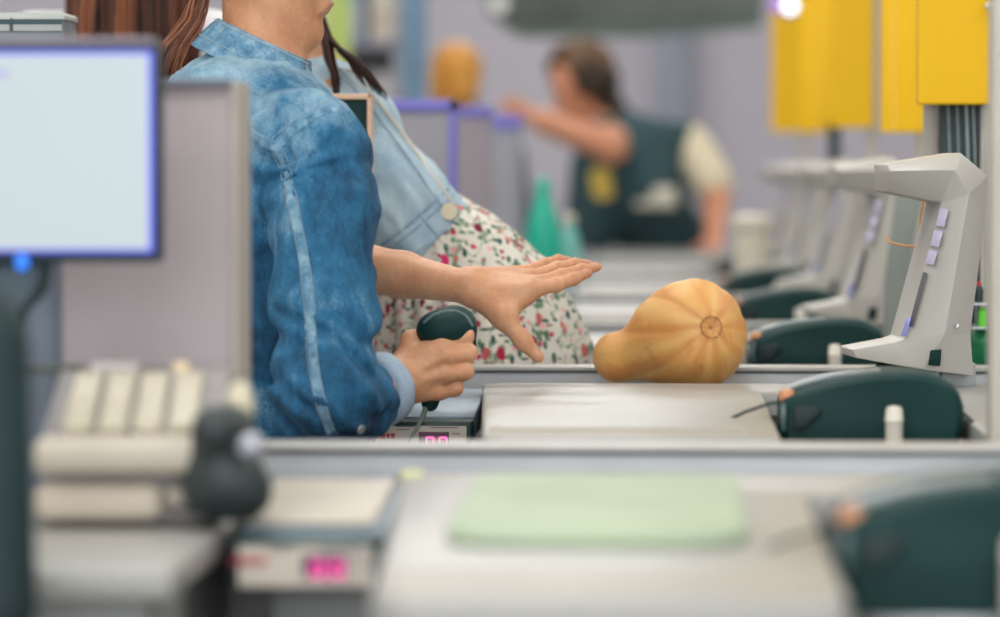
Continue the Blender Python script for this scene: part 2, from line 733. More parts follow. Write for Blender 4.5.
def area(name, loc, sx, sy, power, col=(1, .985, .955), rot=(0, 0, 0)):
    L = bpy.data.lights.new(name, 'AREA')
    L.shape = 'RECTANGLE'
    L.size, L.size_y = sx, sy
    L.energy = power
    L.color = col
    o = bpy.data.objects.new(name, L)
    COL.objects.link(o)
    o.location = loc
    o.rotation_euler = rot
    return o


for yy in (-.5, 2.6, 5.6, 8.6, 11.6, 14.6, 17.4):
    for xx in (-3.6, -.6, 2.4):
        area('ceiling_lamp', (xx, yy, 3.2), 1.6, .5, 46 if yy < 10 else 44)
# unseen glowing panels and lamps added behind the camera to brighten front-facing sides
for i in range(3):
    x_ = -3.4 + i * 3.1
    wn = structure(B().box((x_ - 1.3, YF, .9), (x_ + 1.3, YF + .02, 2.9), .004).build('window_%d' % (i + 1), emit('window_daylight_%d' % (i + 1), (236, 242, 250), 1.0)))
    fr_ = B()
    for a_, b_ in (((x_ - 1.36, YF, .84), (x_ - 1.3, YF + .05, 2.96)), ((x_ + 1.3, YF, .84), (x_ + 1.36, YF + .05, 2.96)), ((x_ - 1.3, YF, .84), (x_ + 1.3, YF + .05, .9)),
                   ((x_ - 1.3, YF, 2.9), (x_ + 1.3, YF + .05, 2.96)), ((x_ - .02, YF, .9), (x_ + .02, YF + .05, 2.9))):
        fr_.box(a_, b_, .004)
    fr_.build('window_frame', M('frame_white', (214, 214, 210), .5), wn)
    area('window_light', (x_, YF + .08, 1.9), 2.5, 1.9, 105, (.94, .97, 1), (PI / 2, 0, 0))

w = bpy.data.worlds.new('world')
w.use_nodes = True
w.node_tree.nodes['Background'].inputs[0].default_value = (.8, .85, .9, 1)
w.node_tree.nodes['Background'].inputs[1].default_value = .3
SC.world = w

# ================================================================ checkout lanes
PITCH = 1.45
Z = lambda h: ZC - h
LANES = ['nearest checkout counter, its blurred white edge crossing the bottom of the view',
         'grey checkout counter on which the orange squash lies',
         'checkout counter just behind the floral dress',
         'third checkout counter, seen right behind the squash top',
         'fourth checkout counter, a thin pale band further back',
         'fifth checkout counter, pale blurred band before the turquoise bottle',
         'farthest checkout counter, at which the person in the dark vest leans'
         ]


def rounded(x0, y0, x1, y1, r, z, n=6):
    pts = []
    for cx, cy, a0 in ((x1 - r, y0 + r, -90), (x1 - r, y1 - r, 0), (x0 + r, y1 - r, 90), (x0 + r, y0 + r, 180)):
        for i in range(n + 1):
            a = math.radians(a0 + 90 * i / n)
            pts.append(Vector((cx + r * math.cos(a), cy + r * math.sin(a), z)))
    return pts


def top_outline(near, x1):
    zz = Z(.3055)
    xl = -.238 + (4.85 - near) * .046
    pts = [(xl + .02, near), (.108, near), (.117, near + .009), (.117, 4.64), (.331, 4.64), (.331, near + .009), (.34, near), (x1, near), (x1, 4.85)]
    n = 8
    pts += [(-.238 + .045 - .045 * math.sin(a), 4.85 - .045 + .045 * math.cos(a)) for a in [PI / 2 * i / n for i in range(n + 1)]]
    pts += [(xl, near + .02)]
    return [Vector((x, y, zz)) for x, y in pts]


def make_counter(near, base_k):
    t = thing('checkout_counter', LANES[base_k], 'counter', (.3, 4.6, 0), 'checkout counters one behind another')
    x1 = 1.35
    b = B()
    b.box((-.17, near + .06, .12), (.112, 4.84, Z(.3055)), .003)
    b.box((.112, 4.66, .12), (.345, 4.84, Z(.3055)), .006)
    b.box((.345, near + .06, .12), (x1 - .03, 4.84, Z(.3055)), .006)
    b.box((.112, 4.18, .12), (.345, 4.66, Z(.345)), .002)
    b.box((-.92, 4.88, .12), (x1 - .03, 5.10, Z(.32)), .006)
    b.box((-.335, 4.60, .5), (-.20, 4.88, Z(.325)), .006)
    b.build('cabinet', BODYG, t)
    B().box((-.86, 4.9, 0), (x1 - .08, 5.06, .12), .004).box((-.16, 4.22, 0), (x1 - .08, 4.8, .12), .004).build('plinth', TEAL2, t)
    B().prism(top_outline(near, x1), (0, 0, .03), .004, 3).build('countertop', COUNTER, t)
    b = B()
    for i in range(5):
        yy = near + .03 + i * .026
        b.box((-.19, yy, Z(.2762)), (.08, yy + .009, Z(.2747)))
        b.box((.37, yy, Z(.2762)), (x1 - .05, yy + .009, Z(.2747)))
    b.build('ribbed_strip', M('rib_beige', (172, 164, 150), .5), t)
    B().box((-.92, 4.853, Z(.322)), (x1, 5.05, Z(.304)), .003).build('conveyor_belt', BELT, t)
    r = B().box((-.92, 5.052, Z(.33)), (x1, 5.115, Z(.2690)), .002).build('rail', RAILG, t)
    B().box((-.92, 5.048, Z(.2705)), (x1, 5.119, Z(.2650)), .0018).build('rail_cap', RAILW, r)
    B().box((-.92, 5.0495, Z(.2735)), (x1, 5.0515, Z(.2710))).build('rail_seam', M('dark_seam', (58, 66, 70), .6), r)
    # till well with weighing display
    B().prism([Vector((-.355, 4.56, Z(.300))), Vector((-.355, 4.85, Z(.283))), Vector((-.355, 4.85, Z(.32))), Vector((-.355, 4.56, Z(.33)))], (.12, 0, 0), .003).build('till_well', M('well_blue_grey', (132, 152, 166), .4), t)
    s = B().box((-.358, 4.52, Z(.345)), (-.236, 4.57, Z(.3035)), .004).build('scale_display', M('display_bezel', (22, 58, 58), .4), t)
    B().box((-.353, 4.5185, Z(.343)), (-.243, 4.5205, Z(.3095))).build('display_label', M('display_label', (206, 196, 184), .4), s)
    b = B()
    for px in (430, 443):
        o_ = W(px, 442, 4.517)
        for (ax, az, bx, bz) in ((0, 0, 1, 0), (0, 1, 1, 1), (0, 0, 0, .5), (0, .5, 0, 1), (1, 0, 1, .5), (1, .5, 1, 1)):
            A = o_ + Vector(((ax - .5) * .0085, 0, (az - .5) * .011))
            C_ = o_ + Vector(((bx - .5) * .0085, 0, (bz - .5) * .011))
            b.tube([A, C_], .0011, 6)
    b.build('led_digit', emit('led_pink', (255, 70, 170), 2.6), s)
    B().box(W(419, 447, 4.5195), W(449, 432, 4.5175)).build('digit_window', M('digit_window', (96, 62, 84), .3), s)
    b = B()
    x = 371
    for wd in (3, 4, 5, 3, 4):
        b.box(W(x, 438.5, 4.5188), W(x + wd, 433.5, 4.5175))
        x += wd + 1.2
    b.build('red_print', M('red_print', (176, 34, 62), .5), s)
    b = B()
    for (xa, xb, y) in ((396, 414, 426), (396, 409, 429), (430, 458, 427), (452, 460, 433)):
        b.box(W(xa, y + .8, 4.5188), W(xb, y, 4.5175))
    b.build('grey_print', M('grey_print', (120, 112, 110), .5), s)
    return t


C1 = make_counter(3.86, 1)
c = copy_tree(C1)
c.location.y -= PITCH
c['label'] = LANES[0]
C2 = make_counter(4.10, 2)
C2.location.y += PITCH
for k in (3, 4, 5, 6):
    c = copy_tree(C2)
    c.location.y += PITCH * (k - 2)
    c['label'] = LANES[k]

# ---------------------------------------------------------------- dark humped bag dispensers
HUMP = ['very blurred black-green hump at the bottom right corner of the view',
        'sharp black-green humped housing with an orange light in front of the nearest grey stand',
        'black-green humped housing with white post right beside the squash',
        'low black-green hump below the third grey stand',
        'small blurred dark hump below the fourth grey stand', 'farthest tiny dark hump on the right of the counters']


def make_hump():
    t = thing('humped_housing', HUMP[1], 'housing', W(870, 455, 4.4), 'dark humped housings at the counter ends')
    prof = [(779, 458), (778, 430), (778, 402), (781, 396), (797, 389), (815, 383), (835, 378), (858, 374), (882, 371), (905, 370.5),
            (925, 372), (941, 376), (952, 383), (959, 393), (963, 406), (963, 425), (959, 441), (950, 458)]
    b = B()
    secs = [(4.112, .90), (4.118, .965), (4.14, 1), (4.24, .985), (4.34, .94), (4.36, .86)]
    c = W(870, 445, 4.15)
    rows = []
    for Y, s in secs:
        row = []
        for p in prof:
            q = W(*p, 4.15)
            q = c + (q - c) * s
            row.append(b.bm.verts.new((q.x, Y, q.z)))
        rows.append(row)
    n = len(prof)
    fs = []
    for a, d in zip(rows, rows[1:]):
        for i in range(n):
            fs.append(b.bm.faces.new((a[i], a[(i + 1) % n], d[(i + 1) % n], d[i])))
    fs += [b.bm.faces.new(rows[0]), b.bm.faces.new(rows[-1])]
    bmesh.ops.recalc_face_normals(b.bm, faces=fs)
    h = b.build('hump_shell', TEAL, t, smooth=40)
    # silvery lid strip following the left slope
    b = B()
    pts = [(781, 391.5), (797, 384.5), (815, 379), (835, 374.5), (858, 371.5), (882, 370)]
    up_ = [W(x, y, 4.145) for x, y in pts]
    dn = [W(x, y + 4.5, 4.145) for x, y in pts]
    b.prism(up_ + dn[::-1], (0, .06, 0), .002)
    b.build('lid_strip', M('lid_strip_grey', (112, 124, 126), .35), t)
    B().ball(W(787, 396, 4.13), .0085, (1.1, .8, 1)).build('indicator_lamp', M('amber_lamp', (206, 140, 96), .3), t)
    B().box(W(781, 432, 4.108), W(786, 403, 4.12), .002).build('side_window', M('side_window', (70, 92, 94), .25), t)
    # recessed dark grip drawn on the front
    B().prism([W(x, y, 4.106) for x, y in ((794, 408), (815, 404), (822, 412), (806, 428), (794, 431))], (0, .012, 0), .002).build('grip', M('grip_dark', (6, 34, 34), .6), t)
    p = W(894, 455, 4.085)
    q = B().lathe(p, [(.0095, 0), (.0095, .036), (.0102, .037), (.0102, .0385), (.0095, .0395), (.0093, .048), (.0075, .0525), (0, .054)], 20)
    q.build('white_post', M('white_post', (226, 220, 206), .4), t)
    B().tube([W(893, 480, 4.085), p], .008, 12).build('post_foot', STEEL, t)
    B().tube([W(780, 402, 4.12), W(768, 404, 4.13), W(745, 412, 4.16), W(718, 424, 4.2), W(700, 435, 4.2), W(688, 447, 4.2)], .0018, 8).build('cable', TEAL2, t)
    B().tube([W(962, 412, 4.12), W(975, 424, 4.12), W(988, 438, 4.12), W(996, 450, 4.12)], .0018, 8).build('cable', TEAL2, t)
    # bracket that carries it on the cabinet front
    B().box(W(800, 470, 4.13), W(940, 456, 4.165), .003).build('bracket', STEEL, t)
    return t


H1 = make_hump()
for k in (0, 2, 3, 4, 5):
    c = copy_tree(H1)
    c.location.y += PITCH * (k - 1)
    c['label'] = HUMP[k]

# ---------------------------------------------------------------- angular stands
STN = {1: 'nearest pale grey angular stand, C shaped, with a long foot pointing left',
       2: 'second pale grey angular stand, half hidden behind the nearest one',
       3: 'third grey angular stand, blurred, over the low dark hump',
       4: 'fourth grey angular stand, very blurred, beneath the yellow boards',
       5: 'fifth and farthest blurred grey angular stand beside the cream canister'}


def make_stand():
    Y0 = 4.75
    t = thing('angular_stand', STN[1], 'stand', W(930, 394, Y0), 'grey angular stands along the counters')
    V = {  # front points: pixel and depth offset
        'a1': (888, 164, .012), 'a2': (961, 152.5, .012), 'a3': (991, 176, .040),
        'r1': (889, 171, -.022), 'r2': (954, 170, -.022), 'r3': (968, 194, -.018),
        'i1': (889, 192, .030), 'i2': (942, 203, .012),
        'f1': (905, 339, .0), 'f2': (896, 342, .004), 'f3': (853, 350, .016), 'f4': (856, 358.5, .016),
        'rm': (944, 334, -.016), 'k1': (990, 206, .048), 'k2': (973, 334, .036), 'k3': (975, 377, .020), 'f5': (922, 370, .0)}
    b = B()
    fr = {k: b.bm.verts.new(W(x, y, Y0) + Vector((0, d, 0))) for k, (x, y, d) in V.items()}
    faces = [('a1', 'a2', 'r2', 'r1'), ('a2', 'a3', 'r3', 'r2'), ('r2', 'r3', 'i2'), ('r1', 'r2', 'i2', 'i1'),
             ('i2', 'r3', 'rm', 'f1'), ('a3', 'k1', 'r3'), ('r3', 'k1', 'k2', 'rm'), ('f2', 'f5', 'f4', 'f3'), ('f2', 'f1', 'rm', 'f5'),
             ('rm', 'k2', 'k3', 'f5')]
    fs = [b.bm.faces.new([fr[k] for k in f]) for f in faces]
    outline = ['a1', 'a2', 'a3', 'k1', 'k2', 'k3', 'f5', 'f4', 'f3', 'f2', 'f1', 'i2', 'i1', 'r1']
    bk = {}
    for k in outline:
        x, y, d = V[k]
        q = W(x, y, Y0)
        q.y = Y0 + .115
        q.x -= .012
        bk[k] = b.bm.verts.new(q)
    n = len(outline)
    for i in range(n):
        k, j = outline[i], outline[(i + 1) % n]
        fs.append(b.bm.faces.new((fr[k], fr[j], bk[j], bk[k])))
    fs.append(b.bm.faces.new([bk[k] for k in outline]))
    bmesh.ops.recalc_face_normals(b.bm, faces=fs)
    sharp = list({e for f in fs for e in f.edges})
    bmesh.ops.bevel(b.bm, geom=sharp, offset=.0022, segments=2, affect='EDGES', profile=.5, clamp_overlap=True)
    b.build('stand_shell', STAND, t)
    def fp(x, y, dy):
        return W(x, y, Y0) + Vector((0, dy, 0))
    # scanner windows and slot along the inner edge of the column
    b = B()
    vi = M('violet_window', (196, 190, 214), .2, var=.03)
    for i, (ya, yb) in enumerate(((208, 226), (230, 246), (250, 264))):
        xa, xb = 941 - (ya - 203) * .272, 941 - (yb - 203) * .272
        b.prism([fp(xa + .5, ya, .0065), fp(xa + 9, ya + 1, -.0035), fp(xb + 9, yb + 1, -.0045), fp(xb + .5, yb, .006)], (0, -.0035, 0), .001)
    b.build('violet_window', vi, t)
    b = B()
    ya, yb = 272, 326
    xa, xb = 941 - (ya - 203) * .272, 941 - (yb - 203) * .272
    b.prism([fp(xa + 1, ya, .005), fp(xa + 5, ya + 1, .0005), fp(xb + 5, yb + 1, -.004), fp(xb + 1, yb, .001)], (0, -.003, 0), .0005)
    b.build('slot', M('slot_grey', (92, 92, 100), .5), t)
    b = B()
    b.prism([fp(906.5, 318, -.001), fp(911, 318, -.004), fp(905.5, 336, -.004), fp(901, 336, .001)], (0, -.003, 0), .0005)
    b.build('blue_window', M('blue_window', (140, 146, 212), .2), t)
    B().prism([fp(930, 350, -.004), fp(941, 349, -.006), fp(940, 366, 0), fp(928, 365, .0)], (0, -.006, 0), .001).build('square_socket', TEAL, t)
    B().lathe(fp(957, 326, -.003), [(0.003, 0), (.0035, .001), (.002, .003), (0, .003)], 14, (0, -1, 0)).build('screw', STEEL, t)
    # foot column down to the countertop
    B().prism([fp(944, 365, .05), fp(979, 365, .05), fp(979, 389.0, .05), fp(944, 389.0, .05)], (0, .09, 0), .003).build('pedestal', M('pedestal_grey', (168, 174, 174), .45), t)
    B().prism([fp(880, 366, .02), fp(930, 372, .02), fp(930, 389.0, .02), fp(880, 389.0, .02)], (0, .09, 0), .003).build('pedestal', TEAL, t)
    return t


S1 = make_stand()
for k in (2, 3, 4, 5):
    c = copy_tree(S1)
    c.location.y += PITCH * (k - 1)
    c['label'] = STN[k]
tag(B().tube([W(925, 196, 4.93), W(921, 215, 4.93), W(919.5, 243, 4.93), W(918, 246, 4.93), W(905, 246, 4.95), W(889, 242, 4.97), W(886, 236, 4.98)], .0016, 8)
    .build('elastic_cord', M('orange_cord', (214, 150, 92), .6)), 'thin orange elastic cord strung behind the nearest grey stand', 'cord')
tag(B().prism([W(898, 180, 6.0), W(926, 186, 6.0), W(914, 240, 6.0), W(898, 400, 6.0), W(880, 400, 6.0), W(886, 280, 6.0)], (0, .03, 0), .003).build('back_board', M('sage_board', (128, 136, 128), .6)),  # board stands in for the darkened side face of the second stand
    'dark sage upright board standing between the two nearest grey stands', 'board')

# ---------------------------------------------------------------- partitions beside the tills
PART = ['big grey partition beside the near screen, blurred', 'dark partition corner with an orange-white edge peeking over the denim shoulder',
        'partition with a violet-blue border above the pale denim hem', 'lower violet-topped partition behind the bordered one', 'small violet-topped partition near the turquoise bottle']


def partition(k, x0, x1, ztop, Y, bodym, trimm, trimw=.006, dp=.12, side=True):
    t = thing('till_partition', PART[k], 'partition', ((x0 + x1) / 2, Y + .06, 0), 'partitions beside the tills')
    B().box((x0, Y, 0.0), (x1, Y + dp, ztop), .006, 3).build('panel', bodym, t)
    if trimm:
        b = B()
        b.box((x0, Y - .006, ztop - trimw), (x1 + .003, Y + dp + .006, ztop + .004), .002)
        if side:
            b.box((x1 - min(trimw * .6, .008), Y - .006, .8), (x1 + .003, Y + dp + .006, ztop + .004), .002)
        b.build('edge_trim', trimm, t)
    return t


p0 = partition(0, -.575, -.412, W(0, 80, 3.53).z, 3.53, PARTG, None)
B().box((-.413, 3.534, .8), (-.407, 3.648, W(0, 81, 3.53).z), .002).build('edge_trim', PARTE, p0)
B().box((-.573, 3.524, W(0, 88, 3.53).z), (-.412, 3.534, W(0, 79, 3.53).z), .002).build('top_trim', M('trim_slate', (104, 106, 120), .5), p0)
B().box((-.95, 3.56, .5), (-.575, 3.60, W(0, 200, 3.6).z), .003).build('rear_panel', M('panel_slate_blue', (112, 122, 136), .6), p0)
partition(1, -.56, -.409, W(0, 97, 5.125).z, 5.125, TEAL, M('trim_peach', (226, 190, 160), .5), .004, .035)
partition(2, -.56, -.402, W(0, 102, 7.02).z, 7.02, M('partition_mauve', (150, 148, 158), .55), LILAC, .018)
partition(3, -.56, -.402, W(0, 108, 8.47).z, 8.47, M('partition_mauve2', (158, 150, 158), .55), LILAC, .022, side=False)
partition(4, -.56, -.402, W(0, 116, 10.2).z, 10.2, M('partition_mauve3', (150, 152, 162), .55), LILAC, .036, side=False)

# ---------------------------------------------------------------- near screen
sY = 3.30
t = thing('computer_monitor', 'near computer screen showing a blank pale window with a blue border', 'monitor', W(-30, 470, sY + .08))
B().box(W(-190, 262, sY), W(159, 41, sY) + Vector((0, .035, 0)), .004, 3).build('bezel', M('bezel_dark', (22, 44, 58), .4), t)
B().box(W(-190, 44.5, sY - .004), W(159, 38.5, sY + .03), .002).build('top_edge', M('bezel_top_grey', (128, 120, 132), .4), t)
B().box(W(-180, 252, sY - .0015), W(153, 51, sY + .003)).build('window_border', emit('screen_blue', (76, 82, 240), 1.7), t)
B().box(W(-180, 249, sY - .003), W(148.5, 54.5, sY)).build('screen', emit('screen_white', (198, 212, 216), 1.3), t)
B().box(W(-180, 77, sY - .0036), W(8, 70, sY - .003)).build('screen_text', emit('screen_lilac', (170, 170, 225), 1.42), t)
B().ball(W(22, 262, sY - .003), .0062, (1, .5, 1.2)).build('power_light', emit('led_blue', (20, 130, 255), 1.8), t)
B().prism([W(-10, 262, sY + .02), W(44, 262, sY + .02), W(20, 330, sY + .02), W(12, 420, sY + .02), W(-30, 420, sY + .02)], (0, .03, 0), .004).build('stand_neck', M('neck_slate', (58, 76, 88), .5), t)
B().box(W(-90, 470, sY - .04), W(8, 462, sY + .1), .004).build('stand_base', TEAL2, t)
B().tube([W(48, 262, sY + .02), W(44, 290, sY + .02), (W(24, 310, sY + .02)), W(16, 345, sY + .02), W(14, 380, sY + .02)], .004, 8).build('cable', TEAL2, t)

# side counter that carries the till
t = thing('side_counter', 'pale side counter under the blurred cash register', 'counter', (-.7, 3.25, 0))
B().box((-1.15, 2.80, Z(.325)), (-.372, 3.398, Z(.2995)), .006, 3).build('countertop', COUNTER, t)
B().box((-1.12, 2.86, 0.0), (-.40, 3.39, Z(.325)), .004).build('cabinet', BODYG, t)

# cash register
t = thing('cash_register', 'blurred cash register with rows of cream keys', 'cash register', (-.46, 3.2, Z(.2995)))
X0, X1 = W(22, 0, 3.1).x, W(203, 0, 3.1).x
zt = W(0, 437, 3.1).z
b = B()
b.prism([Vector((X0 + .004, 3.12, Z(.2965))), Vector((X0 + .004, 3.12, Z(.2265))), Vector((X0 + .004, 3.345, Z(.1795))), Vector((X0 + .004, 3.40, Z(.1795))), Vector((X0 + .004, 3.40, Z(.2965)))],
        (X1 - X0 + .001, 0, 0), .003)
b.build('body', M('register_grey', (140, 136, 134), .5), t)
B().box((X0, 3.085, W(0, 473, 3.1).z), (X1, 3.135, zt), .010, 4).build('palm_rest', M('register_cream', (190, 181, 166), .45), t)
B().box((X0, 3.095, W(0, 521, 3.1).z), (W(150, 0, 3.1).x, 3.16, W(0, 484, 3.1).z), .012, 4).build('drawer', M('drawer_cream', (200, 188, 172), .45), t)
B().box((W(150, 0, 3.1).x, 3.11, W(0, 508, 3.1).z), (W(206, 0, 3.1).x, 3.16, W(0, 489, 3.1).z), .006, 3).build('drawer_lock', M('drawer_beige', (186, 176, 162), .45), t)
sl = math.atan((.2265 - .1795) / .225)
rot = Matrix.Rotation(sl, 3, 'X')
k0 = None
for r in range(4):
    for c_ in range(4):
        yy = 3.150 + r * .043
        zz = Z(.2265) + (yy - 3.12) * math.tan(sl) + .006
        xx = W(72 + c_ * 34.5, 0, 3.15).x
        if k0 is None:
            k0 = B().box((xx - .0125, yy - .019, zz - .006), (xx + .0125, yy + .019, zz + .006), .004, 3, rot).build('key', KEY, t)
            kx, ky, kz = xx, yy, zz
        else:
            kk = k0.copy()
            COL.objects.link(kk)
            kk.parent = t
            kk.location = (xx - kx, yy - ky, zz - kz)
B().box(W(104, 374, 3.34), W(156, 361, 3.36), .003).build('display_bar', M('display_bar', (196, 190, 184), .4), t)
B().box(W(184, 377, 3.34), W(207, 361, 3.37), .005, 3).build('lock_button', M('warm_button', (226, 206, 168), .4), t)
B().box(W(28, 374, 3.345), W(100, 364, 3.37), .003).build('rear_strip', M('register_green', (74, 84, 76), .5), t)

t.rotation_euler = (0, 0, math.radians(5))
# handheld scanner in a cradle near the register
t = thing('cradle_scanner', 'blurred black scanner in its cradle with a silver ball beside the register', 'scanner', W(228, 520, 3.1) * 1)
t.location.z = Z(.2995)
g = Sdf(axis(-.42, -.3, .003), axis(3.02, 3.2, .003), axis(.83, .99, .003))
g.cap(W(210, 492, 3.1), W(246, 492, 3.1), .022, .022, .01)
g.cap(W(222, 488, 3.1), W(220, 430, 3.1), .020, .017, .02)
g.cap(W(224, 470, 3.1), W(222, 440, 3.1), .026, .020, .02)
g.cap(W(214, 430, 3.08), W(238, 424, 3.12), .018, .014, .015)
g.cap(W(236, 430, 3.1), W(246, 455, 3.1), .008, .008, .012)
link_mesh('scanner_body', g.mesh('scanner_body'), M('scanner_dark', (44, 54, 54), .45), t)
B().ball(W(251, 446, 3.06), .0115).build('silver_ball', M('ball_silver', (176, 178, 188), .25, metal=.3), t)
B().lathe(W(240, 420, 3.13), [(.010, 0), (.012, .006), (.011, .02), (.007, .03), (0, .032)], 18).build('cream_cap', M('cap_cream', (214, 206, 180), .5), t)
B().box(W(192, 512, 3.06), W(262, 503, 3.15), .006, 3).build('cradle_base', M('scanner_dark', (44, 54, 54), .45), t)

# dark chair back at the left edge
g = Sdf(axis(-.70, -.44, .005), axis(2.6, 2.85, .005), axis(.45, 1.08, .006))
g.cap(W(-32, 348, 2.72), W(-30, 600, 2.72), .045, .05, .03, ((0, 1, 0), 1.6))
g.cap(W(-60, 345, 2.72), W(-80, 600, 2.72), .045, .05, .03, ((0, 1, 0), 1.6))
t = thing('office_chair', 'black-green rounded chair back at the left edge of the view', 'chair', (W(-45, 0, 2.72).x, 2.72, 0))
link_mesh('backrest', g.mesh('backrest'), TEAL2, t)
cx = W(-50, 0, 2.72).x
B().box((cx - .2, 2.3, .44), (cx + .2, 2.7, .51), .03, 4).build('seat', TEAL2, t)
B().tube([(cx, 2.5, .08), (cx, 2.5, .45)], .025, 14).build('gas_column', STEEL, t)
b = B().tube([(cx, 2.66, .46), (cx, 2.76, .50), (cx, 2.76, .62)], .018, 10)
b.build('back_bracket', STEEL, t)
for i in range(5):
    a = i * 2 * PI / 5
    leg = B().tube([(cx, 2.5, .10), (cx + .26 * math.cos(a), 2.5 + .26 * math.sin(a), .065)], [.022, .014], 8).build('leg', TEAL2, t)
    B().ball((cx + .26 * math.cos(a), 2.5 + .26 * math.sin(a), .028), .028, (.8, .8, 1)).build('caster', TEAL2, leg)

# things lying on the nearest counter
gs = B()
gs.prism(rounded(W(455, 0, 2.9).x, 2.72, .06, 3.25, .05, Z(.2752)), (0, 0, .012), .004, 3)
tag(gs.build('green_packet', M('pale_green_film', (164, 180, 152), .6, var=.1, scale=8)), 'pale green flat packet lying blurred on the nearest counter', 'packet')  # added shape: a diffuse green reflection put into its colour
tag(B().box(W(362, 488, 3.36), W(398, 474, 3.41), .004).build('card_reader', M('reader_navy', (82, 90, 116), .4)), 'small slate-blue card reader on the nearest counter', 'card reader')
tag(B().box(W(399, 486, 3.36), W(425, 470, 3.40), .004).build('yellow_pad', M('pad_yellow', (206, 208, 140), .5)), 'small pale yellow pad beside the slate-blue card reader', 'pad')  # stands in for a yellow highlight, put into its colour

tag(B().prism([Vector((-.352, 3.115, Z(.2975))), Vector((-.352, 3.36, Z(.2815))), Vector((-.352, 3.36, Z(.2775))), Vector((-.352, 3.115, Z(.2935)))], (.108, 0, 0), .002)
    .build('cream_tray', M('tray_cream', (190, 182, 168), .5)), 'flat cream tray lying left of the slate-blue card reader', 'tray')

# grey till printer at top left
t = thing('till_printer', 'grey till unit with a slotted top behind the upper left of the screen', 'printer', (W(0, 0, 4.72).x - .03, 4.95, Z(.304)))
Yp = 4.90
B().prism([W(-60, 19, Yp), W(64, 19, Yp), W(65, 60, Yp), W(-60, 60, Yp)], (0, .10, 0), .003).build('housing', M('till_grey', (118, 128, 134), .45), t)
B().prism([W(-60, 12.5, Yp - .004), W(62, 12.5, Yp - .004), W(65, 15, Yp - .004), W(65, 19.5, Yp - .004), W(-60, 19.5, Yp - .004)], (0, .108, 0), .001).build('lid', M('till_lid', (196, 200, 194), .35), t)
B().box(W(-60, 24, Yp - .003), W(62, 20, Yp)).build('slot', M('till_slot', (44, 78, 84), .5), t)
b = B().box(W(-60, 31, Yp - .004), W(10, 24.5, Yp)).box(W(13, 31, Yp - .004), W(62, 24.5, Yp))
b.build('paper_bar', M('paper_bar', (176, 178, 176), .5), t)
B().box(W(10.5, 31, Yp - .005), W(12.5, 18, Yp)).build('divider', M('divider_slate', (70, 82, 92), .5), t)
B().box(W(-40, 60, Yp + .03), W(20, 60, Yp + .07) + Vector((0, 0, Z(.304) - W(0, 60, Yp + .07).z)), .002).build('column', STEEL, t)

# ---------------------------------------------------------------- display racks with yellow boards
def rack(label, Y, x0, x1, yb, split=None, name='yellow_board'):
    zb = W(0, yb, Y).z
    t = thing('display_rack', label, 'rack', (x1 + .02, Y + .05, 0), 'racks with yellow boards')
    zt_ = 2.35
    B().box((x0, Y, zb), (x1, Y + .05, zt_), .004).build(name, YELLOW, t)
    if split:
        B().box((split - .0015, Y - .003, zb), (split + .0015, Y + .001, zt_)).build('board_seam', M('seam_pale', (240, 205, 90), .5), t)
    B().box((x1 - .012, Y + .052, 0), (x1 + .012, Y + .076, zt_), .002).build('upright', M('upright_grey', (186, 180, 168), .5), t)
    B().box((x0 + .01, Y + .052, zb + .05), (x1, Y + .066, zb + .08)).build('bracket', STEEL, t)
    return t


r1 = rack('nearest rack with a wide yellow board and black slatted lower part, at the right edge', 5.30, W(918, 0, 5.3).x, W(993, 0, 5.3).x, 105)
b = B().box((W(940, 0, 5.36).x, 5.36, Z(.27)), (W(993, 0, 5.36).x, 5.39, 1.30), .003)
b.build('dark_back', M('rack_black', (12, 40, 44), .5), r1)
b = B()
for px in (948, 957, 966, 973, 983):
    b.tube([W(px, 104, 5.352), W(px + 2, 160, 5.352), W(px + 3, 340, 5.352)], .0012 if px != 966 else .0022, 6)
b.build('wire', M('wire_pale', (150, 172, 170), .4), r1)
B().lathe(W(985, 6, 5.28), [(.004, 0), (.006, .01), (.006, .06)], 12, (1, 0, .05)).build('hook', M('hook_white', (226, 220, 200), .4), r1)
B().box((W(924, 0, 5.39).x, 5.39, 0), (W(996, 0, 5.39).x, 5.40, 2.3)).build('back_panel', M('rack_panel', (176, 170, 162), .6), r1)
rack('second rack, a narrow yellow board half hidden by the nearest board', 6.65, W(882, 0, 6.65).x, W(926, 0, 6.65).x, 133, W(894, 0, 6.65).x)
rack('third rack, a yellow board with a darker folded edge over the second stand', 8.20, W(833, 0, 8.2).x, W(874, 0, 8.2).x, 128)
r4 = rack('fourth rack, a blurred yellow board over the third stand', 9.65, W(800, 0, 9.65).x, W(838, 0, 9.65).x, 133, W(818, 0, 9.65).x)
B().box((W(829, 0, 9.6).x, 9.60, Z(.27)), (W(841, 0, 9.6).x, 9.64, 1.27), .003).build('dark_strip', M('rack_black', (12, 40, 44), .5), r4)
rack('farthest rack, the leftmost and most blurred yellow board', 11.10, W(772, 0, 11.1).x, W(806, 0, 11.1).x, 132)
t = thing('rack_post', 'pale full-height post at the right edge beside the nearest black housing', 'post', (W(1010, 0, 3.8).x, 3.8, 0))
B().box((W(992.5, 0, 3.78).x, 3.78, 0.012), (W(1030, 0, 3.78).x, 3.83, 2.4), .004).build('upright', M('post_grey', (184, 178, 166), .5), t)
B().box((W(990, 0, 3.78).x, 3.76, 0), (W(1032, 0, 3.78).x, 3.85, .012), .003).build('foot_plate', STEEL, t)

